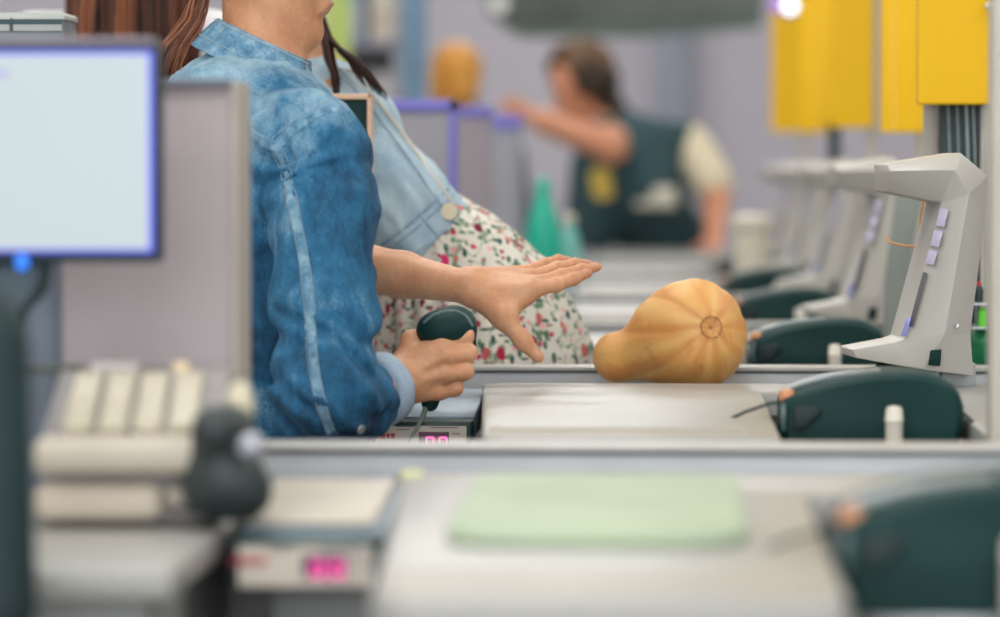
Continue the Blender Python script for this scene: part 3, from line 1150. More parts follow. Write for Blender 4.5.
# products on the nearest rack
def bottle(label, px, py, Y, r, h, mt, capm, zoff=0):
    base = W(px, py, Y)
    t = thing('bottle', label, 'bottle', base)
    B().lathe(base, [(r * .9, 0), (r, .004), (r, h * .62), (r * .85, h * .72), (r * .45, h * .80), (r * .42, h * .84)], 20).build('bottle_body', mt, t)
    B().lathe(base + Vector((0, 0, h * .83)), [(r * .55, 0), (r * .55, h * .15), (r * .4, h * .17), (0, h * .17)], 18).build('cap', capm, t)
    return t


shelfY = 5.24
tag(B().box(W(962, 369, 5.2), W(1000, 366, 5.2) + Vector((0, .14, 0)), .001).build('product_tray', M('tray_grey', (110, 120, 118), .5)), 'thin grey tray under the green bag behind the nearest stand', 'tray')
g = Sdf(axis(W(955, 0, shelfY).x, W(1005, 0, shelfY).x, .0025), axis(5.2, 5.31, .0025), axis(W(0, 372, shelfY).z, W(0, 318, shelfY).z, .0025))
g.ell(W(982, 346, 5.26), (.017, .03, .034), .01)
g.cap(W(974, 336, 5.26), W(990, 330, 5.26), .007, .007, .012)
g.cap(W(976, 360, 5.26), W(990, 360, 5.26), .012, .012, .012)
g.disp(lambda p: .0015 * vnoise(p, 90))
tag(link_mesh('green_bag', g.mesh('green_bag'), M('bag_green', (22, 120, 78), .4), None, W(982, 366, 5.26)), 'deep green bag on the tray behind the nearest stand', 'bag')
bottle('small lime green bottle with a pale cap above the green bag', 983, 327, 5.235, .0065, .033, M('lime', (110, 220, 60), .35), M('cap_white', (226, 214, 196), .4))
bottle('small dark bottle with a bright red cap behind the nearest stand', 979, 303, 5.235, .006, .030, M('dark_glass', (30, 54, 50), .3), M('cap_red', (206, 34, 50), .4))
tag(B().box(W(972, 329, 5.22), W(993, 327.2, 5.22) + Vector((0, .1, 0))).build('wire_shelf', STEEL), 'thin steel shelf carrying the lime green bottle', 'shelf')
tag(B().box(W(972, 305, 5.22), W(993, 303.2, 5.22) + Vector((0, .1, 0))).build('wire_shelf', STEEL), 'thin steel shelf carrying the red-capped bottle', 'shelf')

# ================================================================ the squash
cb = W(692, 332, 4.93)
g = Sdf(axis(cb.x - .17, cb.x + .12, .0025), axis(4.80, 5.06, .0025), axis(cb.z - .09, cb.z + .10, .0025))
ax_ = (W(713, 327, 4.86) - cb).normalized()
Rz = Vector((0, 0, 1)).rotation_difference(ax_).to_matrix()
g.ell(cb, (.0705, .0705, .070), .01, [list(r) for r in Rz])
g.ell(W(675, 337, 4.945), (.062, .06, .057), .02)
g.ell(W(699, 347, 4.93), (.056, .058, .052), .02)
g.cap(W(652, 350, 4.95), W(622, 357, 4.965), .040, .0325, .018)
g.ell(W(617, 357, 4.968), (.030, .034, .033), .012)


def squash(p):
    q = p - np.array(cb)
    a = np.array(ax_)
    t_ = q @ a
    r_ = q - t_[:, None] * a
    e1 = np.cross(a, [0, 0, 1])
    e1 /= np.linalg.norm(e1)
    e2 = np.cross(a, e1)
    th = np.arctan2(r_ @ e2, r_ @ e1)
    rr = np.sqrt((r_ ** 2).sum(1))
    return t_, th, rr


def sqd(p):
    t_, th, rr = squash(p)
    amp = np.clip((rr - .018) / .05, 0, 1)
    w_ = th + .12 * vnoise(p, 12)
    d = amp * .0010 * (1 - np.abs(np.sin(w_ * 4.5))) ** 2 * 2.0
    d += .0011 * vnoise(p, 30) + .0004 * vnoise(p, 90)
    scar = (rr < .03) & (t_ > 0)
    d += np.where(scar, .0035 * np.exp(-(rr / .011) ** 2) - .0016 * np.exp(-((rr - .0145) / .0022) ** 2), 0)
    return d


g.disp(sqd)


def sq_rib_light(p):
    t_, th, rr = squash(p)
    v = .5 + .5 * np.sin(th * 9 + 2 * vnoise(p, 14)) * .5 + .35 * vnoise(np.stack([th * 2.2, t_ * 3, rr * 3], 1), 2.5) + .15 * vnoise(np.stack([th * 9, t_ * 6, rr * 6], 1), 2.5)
    v = v + .3 * np.clip((p[:, 2] - cb.z) / .07, -1, 1) * .35  # paler top, deeper underside: overhead light put into the skin colour
    return np.clip(v, 0, 1)


def sq_scar(p):
    t_, th, rr = squash(p)
    return np.where(t_ > 0, np.exp(-((rr - .0142) / .0012) ** 2) + .9 * np.exp(-(rr / .0022) ** 2) + .35 * (rr < .0138) * (vnoise(p, 300) * .5 + .5), 0)


me = g.mesh('squash', {'rib': sq_rib_light, 'scar': sq_scar})
q = NT('squash_skin')
at = q.n('Attribute', attribute_name='rib')
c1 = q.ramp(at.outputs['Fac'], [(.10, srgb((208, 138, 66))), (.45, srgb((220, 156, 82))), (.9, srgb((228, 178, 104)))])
n = q.noise(38, 5)
c2 = q.mix(q.math('MULTIPLY', q.math('GREATER_THAN', q.noise(30, 4), .62), .35), c1, srgb((206, 118, 44)))
c2 = q.mix(q.math('MULTIPLY', n, .25), c2, srgb((214, 178, 126)))
sc_ = q.n('Attribute', attribute_name='scar')
c3 = q.mix(sc_.outputs['Fac'], c2, srgb((140, 78, 36)))
q.color(c3)
q.set(Roughness=.5, Subsurface_Weight=.06)
q.bump(q.noise(260, 3), .15, .001)
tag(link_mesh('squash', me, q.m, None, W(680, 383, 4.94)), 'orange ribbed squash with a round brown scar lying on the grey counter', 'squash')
#@@PART3
# ================================================================ people


def bvh_of(o):
    me = o.data
    off = wloc(o)
    return BVHTree.FromPolygons([v.co + off for v in me.vertices], [tuple(p.vertices) for p in me.polygons])


def drape(bvh, pix, n=4, near=None, lift=.0006):
    """lay a polyline, given by pixels, on a surface"""
    P, N = [], []
    path = []
    for a, b_ in zip(pix, pix[1:]):
        for i in range(n):
            path.append((a[0] + (b_[0] - a[0]) * i / n, a[1] + (b_[1] - a[1]) * i / n))
    path.append(pix[-1])
    for x, y in path:
        d = ray(x, y).normalized()
        h = bvh.ray_cast(CAM, d)
        if h[0] is None:
            if near is None:
                continue
            q = CAM + d * (near / d.y)
            h = bvh.find_nearest(q)
        nn = h[1] if h[1].dot(d) < 0 else -h[1]
        P.append(h[0] + nn * lift)
        N.append(nn)
    for _ in range(2):  # smooth the path a little
        P = [P[0]] + [(P[i - 1] + P[i] * 2 + P[i + 1]) / 4 for i in range(1, len(P) - 1)] + [P[-1]]
    return P, N


def finger(g, pts, rs, k=.004):
    g.chain(pts, rs, k)
    for p, r in zip(pts[1:-1], rs[1:-1]):     # knuckles
        g.ell(p, (r * 1.08,) * 3, .003)


def nail(name, p, d, n, wd, ln, parent):
    """small curved plate at p, along d, facing n"""
    d = Vector(d).normalized()
    n = Vector(n)
    n = (n - d * n.dot(d)).normalized()
    s = d.cross(n)
    b = B()
    rows = []
    for i in range(6):
        u = i / 5
        ww = wd * (1 - .55 * max(0, u - .7) / .3 * (u > .7))
        rows.append([b.bm.verts.new(Vector(p) + d * (u * ln) + s * (v * ww) + n * (-abs(v) ** 2 * wd * .9)) for v in (-1, -.5, 0, .5, 1)])
    for a, c in zip(rows, rows[1:]):
        for i in range(4):
            b.bm.faces.new((a[i], a[i + 1], c[i + 1], c[i]))
    return b.build(name, NAIL, parent)


# ---------------------------------------------------------------- the cashier
CY = 4.58
cash = thing('person', 'person in mid-blue denim jacket holding a black scanner and reaching over the counter', 'person', (W(262, 0, CY).x, CY, 0))
sR, eR, wR = W(310, 150, 4.43), W(324, 392, 4.30), W(402, 378, 4.49)
sL, eL, wL = W(266, 120, 4.77), W(288, 253, 4.93), W(466, 287, 4.80)
g = Sdf(axis(-.70, -.06, .009, [(-.345, -.070, .0021)]), axis(4.22, 5.02, .010, [(4.462, 4.575, .0024), (4.755, 4.925, .0024)]),
        axis(0, 1.62, .011, [(.865, 1.045, .0021), (1.29, 1.60, .005)]))
tc = lambda x, y, Y=CY: W(x, y, Y)
# trunk
g.ell(tc(262, 430), (.095, .15, .10), .03)
g.cap(tc(262, 400), tc(262, 300), .105, .085, .04)
g.ell(tc(262, 205), (.095, .145, .15), .04)
g.ell(tc(258, 145), (.085, .15, .09), .04)
g.cap(sR, sL, .05, .05, .04)
g.cap(tc(258, 100), tc(268, -8, 4.60), .056, .050, .03)
# legs
for dy in (-.085, .085):
    hp = Vector((tc(262, 0).x, CY + dy, .84))
    kn = Vector((hp.x + .04, CY + dy * 1.1, .46))
    an = Vector((hp.x - .01, CY + dy * 1.1, .09))
    g.chain([hp, kn, an], [.08, .052, .038], .03)
    g.cap(an + Vector((0, 0, -.045)), an + Vector((.13, 0, -.06)), .035, .026, .02)
# arms
sR2, sR3 = W(323, 215, 4.40), W(323, 310, 4.355)
g.chain([sR, sR2, sR3, eR], [.044, .042, .039, .036], .02)
g.chain([eR, W(352, 398, 4.385), W(376, 392, 4.435), wR], [.036, .036, .033, .026], .015)
g.chain([sL, mid(sL, eL), eL], [.046, .040, .036], .02)
g.chain([eL, mid(eL, wL, .3), mid(eL, wL, .65), wL], [.035, .034, .029, .021], .012)
# right hand round the scanner handle: back of the hand towards us
h = lambda x, y, Y: W(x, y, Y)
K = [h(442, 341, 4.487), h(447, 355, 4.481), h(446, 373, 4.483), h(439, 391, 4.490)]
wr2 = [h(405, 366, 4.487), h(405, 375, 4.483), h(404, 385, 4.485), h(403, 393, 4.490)]
for a, b_, ra, rb in zip(wr2, K, (.0165, .0165, .0165, .015), (.0108, .0112, .0108, .0098)):
    g.cap(a, b_, ra, rb, .011)
g.ell(h(424, 368, 4.498), (.030, .017, .030), .012)
g.cap(wR, h(408, 377, 4.49), .025, .024, .012)
FR = [  # index, middle, ring, little
    [K[0], h(465, 336, 4.493), h(464, 338, 4.527), h(443, 343, 4.533)],
    [K[1], h(468, 353, 4.490), h(466, 355, 4.528), h(442, 358, 4.534)],
    [K[2], h(465, 371, 4.491), h(462, 373, 4.528), h(439, 375, 4.533)],
    [K[3], h(455, 388, 4.496), h(452, 389, 4.526), h(435, 390, 4.531)]]
for pts, r0 in zip(FR, (.0102, .0106, .0102, .0092)):
    finger(g, pts, [r0 * 1.05, r0, r0 * .93, r0 * .82], .0035)
    g.ell(pts[0], (r0 * 1.12,) * 3, .006)
# thumb over the top of the handle
TH = [h(408, 358, 4.497), h(411, 341, 4.505), h(428, 334, 4.522), h(446, 334, 4.538)]
g.chain(TH, [.0155, .0120, .0098, .0085], .008)
# tendons
for a, b_ in zip(wr2[:3], K[:3]):
    g.cap(mid(a, b_, .35) + Vector((0, -.0125, 0)), b_ + Vector((0, -.0085, 0)), .0026, .0035, .006)
# left hand, open, thumb downwards
K2 = [h(530, 290, 4.800), h(536, 284, 4.822), h(533, 277, 4.845), h(525, 272, 4.864)]
w2 = [h(472, 292, 4.797), h(473, 288, 4.803), h(473, 283, 4.812), h(472, 279, 4.818)]
for a, b_, ra, rb in zip(w2, K2, (.0165, .0165, .016, .015), (.0115, .0112, .0105, .0095)):
    g.cap(a, b_, ra, rb, .012)
g.ell(h(503, 290, 4.813), (.034, .020, .0155), .012)
FL = [
    [K2[0], h(556, 285, 4.825), h(574, 279, 4.842), h(588, 273, 4.853)],
    [K2[1], h(561, 276, 4.850), h(582, 270, 4.868), h(597, 267, 4.878)],
    [K2[2], h(557, 268, 4.878), h(575, 264, 4.898), h(588, 264, 4.908)],
    [K2[3], h(545, 264, 4.890), h(558, 260, 4.905), h(568, 260, 4.914)]]
for pts, r0 in zip(FL, (.0090, .0090, .0084, .0075)):
    finger(g, pts, [r0 * 1.1, r0, r0 * .88, r0 * .68], .0035)
TL = [h(478, 296, 4.792), h(503, 317, 4.776), h(523, 341, 4.772), h(538, 357, 4.778)]
g.chain(TL, [.0175, .0130, .0102, .0078], .010)
g.ell(TL[2], (.0108,) * 3, .003)
g.cap(TL[1], K2[0], .007, .008, .020)          # web of the thumb
g.cap(h(494, 300, 4.79), h(520, 298, 4.80), .012, .010, .016)
for a, b_ in zip(w2[:3], K2[:3]):
    g.cap(mid(a, b_, .3) + Vector((0, -.013, .003)), b_ + Vector((0, -.008, .004)), .002, .003, .006)
hc = tc(272, -60, 4.60)
hd = Vector((.93, -.06, -.26))
PH = head(g, hc, hd)
body = link_mesh('body', g.mesh('body'), SKIN, cash)
nail('thumb_nail', mid(TL[2], TL[3], .62) + Vector((0.0015, -.0090, .0034)), TL[3] - TL[2], (0.25, -1, .35), .0058, .0125, cash)
nail('finger_nail', mid(FL[1][2], FL[1][3], .5) + Vector((0, -.0025, .0076)), FL[1][3] - FL[1][2], (0, -.35, 1), .0042, .009, cash)
nail('finger_nail', mid(FL[0][2], FL[0][3], .5) + Vector((0, -.0036, .0072)), FL[0][3] - FL[0][2], (0, -.5, 1), .0042, .009, cash)
for q_ in (-1, 1):
    B().ball(PH(.0755, q_ * .031, .005), .0095).build('eye', M('eye_white', (232, 226, 220), .2), body)
    B().ball(PH(.0825, q_ * .0315, .005), .0045).build('iris', M('iris_brown', (60, 36, 26), .2), body)
# hair, tied up
g = Sdf(axis(hc.x - .2, hc.x + .12, .006), axis(hc.y - .12, hc.y + .12, .006), axis(hc.z - .13, hc.z + .2, .006))
g.ell(PH(-.022, 0, .040), (.106, .085, .096), .01)
g.ell(PH(-.05, 0, .0), (.075, .078, .07), .02)
g.ell(PH(-.13, 0, .06), (.045, .045, .045), .02)
g.disp(lambda p: .003 * vnoise(p * np.array([1, 1, .3]), 60))
g.keep(PH(.030, 0, .02), hd.normalized() - Vector((0, 0, .75)), (PH(.0, 0, 0) - Vector((.2, .2, .075)), PH(0, 0, 0) + Vector((.2, .2, .2))))
link_mesh('hair', g.mesh('hair', {'tone': lambda p: .5 + .4 * vnoise(p, 40)}), HAIR1, cash)
roots = []
for i in range(34):
    a = random.random()
    j = random.uniform(-10, 10)
    x0 = 206 + j * .8
    roots.append(([tc(x0, -30 + 12 * a, 4.575 + a * .05), tc(x0 - 6, 2 + j, 4.57 + a * .05), tc(196 + j - 8 * a, 22 + j * .4, 4.56 + a * .05),
                   tc(183 + j - 6 * a, 38 + j * .5, 4.55 + a * .05), tc(170 + j * 1.3, 54 + j, 4.545 + a * .05), tc(163 + j * 1.6, 72 + j, 4.54 + a * .05)], .55 + .5 * random.random()))
strands('hair_wisp', roots, HAIR2, cash, .0008, 4)

# denim jacket
g = Sdf(axis(-.72, -.24, .0042), axis(4.20, 5.03, .0046), axis(.82, 1.36, .0042))
g.cap(tc(261, 392), tc(262, 330), .112, .108, .03, ((0, 1, 0), .72))
g.ell(tc(262, 300), (.112, .16, .12), .04)
g.ell(tc(262, 205), (.112, .168, .155), .04)
g.ell(tc(252, 148), (.102, .165, .086), .04)
g.cap(tc(205, 110, 4.50), tc(203, 110, 4.68), .054, .054, .05)
g.cap(tc(252, 116, 4.53), tc(252, 116, 4.64), .060, .060, .045)
g.cap(tc(240, 104, 4.55), tc(238, 104, 4.62), .060, .060, .03)
g.cap(tc(256, 100), tc(256, 86), .066, .060, .02)
SR = [W(315, 159, 4.430), W(323, 220, 4.40), W(326, 310, 4.355), W(322, 395, 4.31), W(352, 400, 4.385), W(376, 395, 4.435)]
g.chain(SR, [.066, .062, .057, .054, .047, .041], .022)
g.cap(W(300, 138, 4.45), sL, .056, .056, .045)
SL = [sL, mid(sL, eL), eL, mid(eL, wL, .28)]
g.chain(SL, [.060, .054, .050, .044], .02)
g.keep(mid(eL, wL, .34), (wL - eL), (eL - Vector((.1, .12, .12)), mid(eL, wL, .5) + Vector((.1, .12, .12))))
g.keep(tc(262, 400), (0, 0, -1), ((-.72, 4.42, .82), (-.37, 5.0, 1.0)))


def folds(p):
    # creases that circle the sleeve near the elbow and run down the upper arm
    e = np.array(SR[3])
    de = np.exp(-((p - e) ** 2).sum(1) / .011)
    u = p[:, 2] * 1.0 + p[:, 0] * .8
    d = de * (.0062 * np.sin(u * 150 + 3 * vnoise(p, 22)) + .003 * vnoise(p, 55))
    dn = np.exp(-((p[:, 1] - 4.38) / .1) ** 2)
    d = d + dn * .0075 * vnoise(p * np.array([1.5, 1, .40]), 24) + .003 * vnoise(p * np.array([.7, 1, 1.6]), 34)
    d = d + .0040 * vnoise(p, 17) + .0014 * vnoise(p, 48)
    # folds fanning from the armhole
    s_ = np.array(W(300, 170, 4.38))
    q = p - s_
    a = np.arctan2(q[:, 0], -q[:, 2])
    ds = np.exp(-(q ** 2).sum(1) / .012)
    return d + ds * .0038 * np.sin(a * 9 + 2 * vnoise(p, 20))


g.disp(folds)
zs = tc(0, 110).z
jm = g.mesh('jacket', {'wear': lambda p: np.clip(.5 + .5 * vnoise(p, 8), 0, 1) * .35 + .80 * np.clip((p[:, 2] - tc(0, 165).z + .05 * vnoise(p, 11)) / .12, 0, 1)  # shoulders paler by height: real fading plus overhead light put into the colour
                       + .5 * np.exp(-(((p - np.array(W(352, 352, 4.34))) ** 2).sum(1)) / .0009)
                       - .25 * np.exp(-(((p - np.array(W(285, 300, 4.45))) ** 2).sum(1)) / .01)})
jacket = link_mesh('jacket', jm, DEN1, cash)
bv = bvh_of(jacket)


def seam(name, pix, wd, mat, par, near=None, th=.0016, lift=.0006):
    P, N = drape(bv if near is None else near[0], pix, 5, None if near is None else near[1], lift)
    b = B()
    b.strip(P, N, wd, th)
    return b.build(name, mat, par)


def stitches(name, pix, mat, par, tree, step=.0042, ln=.0026, r=.0005):
    P, N = drape(tree, pix, 6)
    b = B()
    acc = 0
    for a, c, n in zip(P, P[1:], N):
        L = (c - a).length
        if L < 1e-6:
            continue
        d = (c - a) / L
        while acc < L:
            q = a + d * acc + n * .0009
            b.tube([q, q + d * ln], r, 4)
            acc += step
        acc -= L
    return b.build(name, mat, par)


THREAD = M('thread_pale', (176, 188, 190), .7)
SSEAM = [(277, 149), (285, 166), (293, 205), (304, 258), (309, 300), (311, 335), (314, 368), (320, 402), (331, 432)]
s1 = seam('sleeve_seam', SSEAM, .0125, DEN1S, jacket)
s2 = seam('armhole_seam', [(338, 108), (318, 113), (301, 123), (287, 135), (277, 147), (264, 142), (251, 134)], .0145, DEN1S, jacket)
stitches('stitching', [(x - 5, y) for x, y in SSEAM], THREAD, jacket, bv)
stitches('stitching', [(x + 5, y) for x, y in SSEAM], THREAD, jacket, bv)
stitches('stitching', [(328, 100), (314, 108), (298, 118), (284, 129), (272, 139)], THREAD, jacket, bv)
# collar folded down round the neck
b = B()
nc = tc(256, 62)
e1 = Vector((.905, 0, -.425))
e2 = Vector((0, 1, 0))
axn = e1.cross(e2).normalized()
if axn.z < 0:
    axn = -axn
rows = []
NS = 40
for i in range(NS + 1):
    ph = math.radians(22 + (338 - 22) * i / NS)
    rad = e1 * math.cos(ph) + e2 * math.sin(ph)
    wob = .0022 * math.sin(i * 1.7)
    rows.append([b.bm.verts.new(nc + rad * (r_ + wob) + axn * hh) for r_, hh in
                 ((.056, .022), (.059, .029), (.064, .029), (.070, .018), (.080, -.010), (.081, -.014), (.077, -.015), (.068, .000), (.060, .004))])
for a, c_ in zip(rows, rows[1:]):
    for k in range(9):
        b.bm.faces.new((a[k], a[(k + 1) % 9], c_[(k + 1) % 9], c_[k]))
b.bm.faces.new(rows[0][::-1])
b.bm.faces.new(rows[-1])
bmesh.ops.recalc_face_normals(b.bm, faces=b.bm.faces[:])
col_ = b.build('collar', DEN1S, jacket, smooth=60)
b = B()
for rr, hh in ((.0775, .0015), (.0685, .026)):
    for i in range(0, 110):
        ph = math.radians(24 + 312 * i / 110)
        rad = e1 * math.cos(ph) + e2 * math.sin(ph)
        q = nc + rad * rr + axn * hh
        t_ = (-e1 * math.sin(ph) + e2 * math.cos(ph)) * .0024
        b.tube([q, q + t_], .0006, 4)
b.build('stitching', THREAD, col_)
# rolled cuff of the near sleeve
fa = (W(404, 379, 4.49) - W(352, 402, 4.385)).normalized()
b = B()
b.lathe(W(371, 394, 4.425), [(.030, .002), (.040, 0), (.0445, .004), (.0445, .018), (.0435, .030), (.040, .033), (.034, .032), (.031, .024)], 36, fa)
for v in b.bm.verts:
    v.co += Vector((1, 1, 1)) * (.0014 * math.sin(v.co.z * 190) * math.cos(v.co.y * 150))
b.build('cuff', CUFF, jacket, smooth=60)
bt, bn = drape(bv, [(360, 429), (362, 429)], 1)
B().lathe(bt[0], [(.0052, 0), (.0056, .001), (.0052, .0025), (.003, .003), (0, .0026)], 18, bn[0]).build('cuff_button', M('button_pewter', (170, 176, 170), .3, metal=.4), jacket)
# jeans
g = Sdf(axis(-.68, -.34, .007), axis(4.38, 4.80, .007), axis(.10, .93, .009))
g.ell(tc(262, 430), (.104, .155, .11), .03)
g.cap(tc(262, 405), tc(262, 395), .108, .104, .03, ((0, 1, 0), .75))
for dy in (-.085, .085):
    hp = Vector((tc(262, 0).x, CY + dy, .84))
    kn = Vector((hp.x + .04, CY + dy * 1.1, .46))
    an = Vector((hp.x - .01, CY + dy * 1.1, .11))
    g.chain([hp, kn, an], [.088, .060, .050], .02)
g.disp(lambda p: .003 * vnoise(p, 20))
link_mesh('jeans', g.mesh('jeans', {'wear': lambda p: .2 + 0 * p[:, 0]}), DEN1, cash)
for dy in (-.094, .094):
    x_ = tc(262, 0).x - .01
    g = Sdf(axis(x_ - .08, x_ + .22, .006), axis(CY + dy - .06, CY + dy + .06, .006), axis(-.01, .14, .006))
    g.cap((x_ - .01, CY + dy, .09), (x_ - .01, CY + dy, .045), .044, .044, .02)
    g.cap((x_, CY + dy, .04), (x_ + .14, CY + dy, .035), .042, .036, .02)
    g.keep((0, 0, .004), (0, 0, -1))
    link_mesh('shoe', g.mesh('shoe'), M('shoe_white', (214, 210, 204), .5), cash)

# ---------------------------------------------------------------- the scanner in the hand
t = thing('barcode_scanner', 'black handheld barcode scanner gripped in the hand with the denim cuff', 'scanner', W(430, 402, 4.512))
g = Sdf(axis(W(412, 0, 4.5).x - .02, W(485, 0, 4.5).x + .02, .0022), axis(4.44, 4.60, .0025), axis(W(0, 412, 4.5).z, W(0, 296, 4.5).z, .0022))
g.cap(W(430, 403, 4.513), W(450, 335, 4.512), .0105, .0140, .008)
g.ell(W(448, 328, 4.508), (.0345, .036, .0245), .012)
g.ell(W(436, 332, 4.505), (.022, .030, .018), .012)
g.cap(W(456, 325, 4.52), W(468, 345, 4.515), .022, .010, .012)
link_mesh('scanner_shell', g.mesh('scanner_shell'), TEAL, t)
tb = bvh_of(t.children[0])
P, N = drape(tb, [(424, 323), (432, 316), (443, 312), (456, 311), (466, 316), (472, 326)], 5)
b = B().strip(P, N, .004, .0012)
b.build('shell_joint', M('joint_grey', (92, 112, 112), .35), t)
B().tube([W(428, 400, 4.512), W(424, 414, 4.505), W(417, 428, 4.50), W(410, 440, 4.495), W(404, 470, 4.49), W(398, 520, 4.46)], [.0042, .0030, .0023, .0022, .0022, .0022], 10).build('cable', M('cable_sage', (112, 128, 116), .5), t)
B().tube([W(430, 400, 4.512), W(426, 408, 4.510)], [.008, .0045], 12).build('strain_relief', TEAL2, t)

# ---------------------------------------------------------------- the customer in the floral dress
QY = 5.35
cust = thing('person', 'person in pale denim jacket over a white floral dress, standing behind the counter', 'person', (W(480, 0, QY).x, QY, 0))
c_ = lambda x, y, Y=QY: W(x, y, Y)
g = Sdf(axis(-.72, -.10, .0085), axis(5.08, 5.52, .0085), axis(0, 1.66, .0085))
g.ell(c_(485, 365), (.12, .11, .11), .05)
g.cap(c_(470, 320), c_(412, 238), .10, .066, .04)
g.cap(c_(395, 215), c_(330, 130), .066, .072, .03)
g.cap(c_(330, 105, 5.26), c_(330, 105, 5.45), .05, .05, .04)
g.cap(c_(310, 105), c_(284, -10), .055, .046, .03)
for dy in (-.07, .07):
    hp = Vector((c_(485, 0).x, QY + dy, .82))
    g.chain([hp, hp + Vector((.02, 0, -.38)), hp + Vector((-.01, 0, -.73))], [.075, .052, .036], .03)
    g.cap(hp + Vector((-.01, 0, -.775)), hp + Vector((.12, 0, -.79)), .034, .024, .02)
for (a, b1, c1) in ((c_(325, 110, 5.26), c_(255, 230, 5.25), c_(300, 315, 5.26)), (c_(325, 110, 5.45), c_(262, 235, 5.46), c_(300, 320, 5.43))):
    g.chain([a, b1, c1], [.042, .036, .024], .015)
    dd = (c1 - b1).normalized()
    g.cap(c1, c1 + dd * .06, .022, .022, .01)
    for i in range(4):
        o_ = Vector((0, (i - 1.5) * .013, 0))
        g.chain([c1 + dd * .06 + o_, c1 + dd * .10 + o_ + Vector((.01, 0, -.005)), c1 + dd * .13 + o_ + Vector((.022, 0, -.012))], [.0085, .0075, .0065], .004)
    g.cap(c1 + dd * .02, c1 + dd * .06 + Vector((.03, 0, -.02)), .010, .008, .006)
ch = c_(262, -88, QY)
PC = head(g, ch, (.9, .1, .05))
link_mesh('body', g.mesh('body'), SKIN, cust)
# dress
g = Sdf(axis(-.52, -.06, .0042), axis(5.17, 5.54, .0045), axis(.42, 1.20, .0048))
g.cap(c_(370, 180), c_(408, 228), .050, .070, .02)
g.cap(c_(408, 228), c_(440, 262), .070, .090, .03)
g.cap(c_(440, 262), c_(470, 312), .090, .124, .035, ((0, 1, 0), 1.15))
g.cap(c_(470, 312), c_(483, 370), .124, .152, .04, ((0, 1, 0), 1.2))
g.cap(c_(483, 370), c_(484, 640), .150, .16, .04, ((0, 1, 0), 1.2))
g.keep((0, 0, .46), (0, 0, -1))
axw = c_(455, 300)


def pleats(p):
    th = np.arctan2(p[:, 1] - QY, p[:, 0] - (axw.x + (c_(484, 0).x - axw.x) * np.clip((axw.z - p[:, 2]) / .2, -1, 1)))
    am = np.clip((1.11 - p[:, 2]) / .15, 0, 1)
    return am * (.0045 * np.sin(th * 17 + 2.2 * vnoise(p, 7)) + .003 * vnoise(p, 22)) + .0012 * vnoise(p, 50)


g.disp(pleats)
dress = link_mesh('dress', g.mesh('dress'), FLORAL, cust)
# pale jacket
g = Sdf(axis(-.76, -.20, .0042), axis(5.16, 5.54, .0045), axis(.98, 1.36, .0042))
g.cap(c_(436, 266), c_(390, 207), .090, .087, .02, ((0, 1, 0), .92))
g.cap(c_(390, 207), c_(322, 122), .087, .090, .02, ((0, 1, 0), .88))
g.cap(c_(326, 108, 5.27), c_(326, 108, 5.44), .058, .058, .03)
g.cap(c_(326, 112, 5.265), c_(258, 226, 5.255), .054, .05, .02)
g.cap(c_(326, 112, 5.445), c_(264, 232, 5.46), .054, .05, .02)


def plane_px(a, b_, side):
    A, B_ = c_(*a), c_(*b_)
    d = (B_ - A).normalized()
    n = Vector((-d.z, 0, d.x))
    S_ = c_(*side)
    if (S_ - A).dot(n) < 0:
        n = -n
    return A, n


A, n_ = plane_px((416, 257), (474, 214), (480, 300))
g.keep(A, n_, ((-.45, 5.0, .9), (-.1, 5.6, 1.4)))
A, n_ = plane_px((372, 241), (416, 257), (400, 320))
g.keep(A, n_, ((-.45, 5.0, .9), (-.1, 5.6, 1.4)))


def jfold(p):
    u = (p[:, 0] * .8 + p[:, 2] * .6)
    v = (p[:, 0] * .6 - p[:, 2] * .8)
    q = np.stack([v * .55, p[:, 1], u * 1.8], 1)
    return .0080 * vnoise(q + .35, 24) + .0030 * vnoise(q, 50) + .0012 * vnoise(p, 70)


g.disp(jfold)
jk2 = link_mesh('jacket', g.mesh('jacket', {'wear': lambda p: .22 + .40 * vnoise(p, 9)}), DEN2, cust)
bv2 = bvh_of(jk2)
pipe = [(352, 66), (366, 78), (382, 96), (400, 119), (418, 143), (434, 166), (447, 186), (459, 202), (469, 215)]
P, N = drape(bv2, [(x - 6, y + 3.5) for x, y in pipe], 3, 5.26)
for _ in range(8):
    P = [P[0]] + [(P[i - 1] + P[i] + P[i + 1]) / 3 for i in range(1, len(P) - 1)] + [P[-1]]
B().tube([p + n * .001 for p, n in zip(P, N)], .0023, 8).build('piping', M('piping_cream', (222, 214, 194), .7), jk2)
P, N = drape(bv2, [(x - 14, y + 9) for x, y in pipe], 4)
B().strip(P, N, .002, .0010).build('placket_seam', DEN2S, jk2)
for (dx, dy, w_) in ((0, 0, .0042), (5, 6, .0020)):
    P, N = drape(bv2, [(382 + dx, 245 + dy), (404 + dx, 229 + dy), (427 + dx, 209 + dy), (448 + dx, 189 + dy)], 6)
    B().strip(P, N, w_, .0012).build('waistband_seam', DEN2S, jk2)
P, N = drape(bv2, [(421, 217), (430, 228), (438, 237)], 4)
B().strip(P, N, .0022, .001).build('tab_seam', DEN2S, jk2)
P, N = drape(bv2, [(416, 253), (435, 239), (455, 225), (470, 213)], 5)
B().strip(P, N, .003, .001).build('hem_seam', DEN2S, jk2)
stitches('stitching', [(380, 241), (402, 225), (425, 205), (445, 186)], THREAD, jk2, bv2, .005, .003, .0006)
P, N = drape(bv2, [(449, 212), (451, 212)], 1)
N[0] = (N[0] * .25 + Vector((-.05, -1, .1))).normalized()
P[0] = P[0] + N[0] * .002
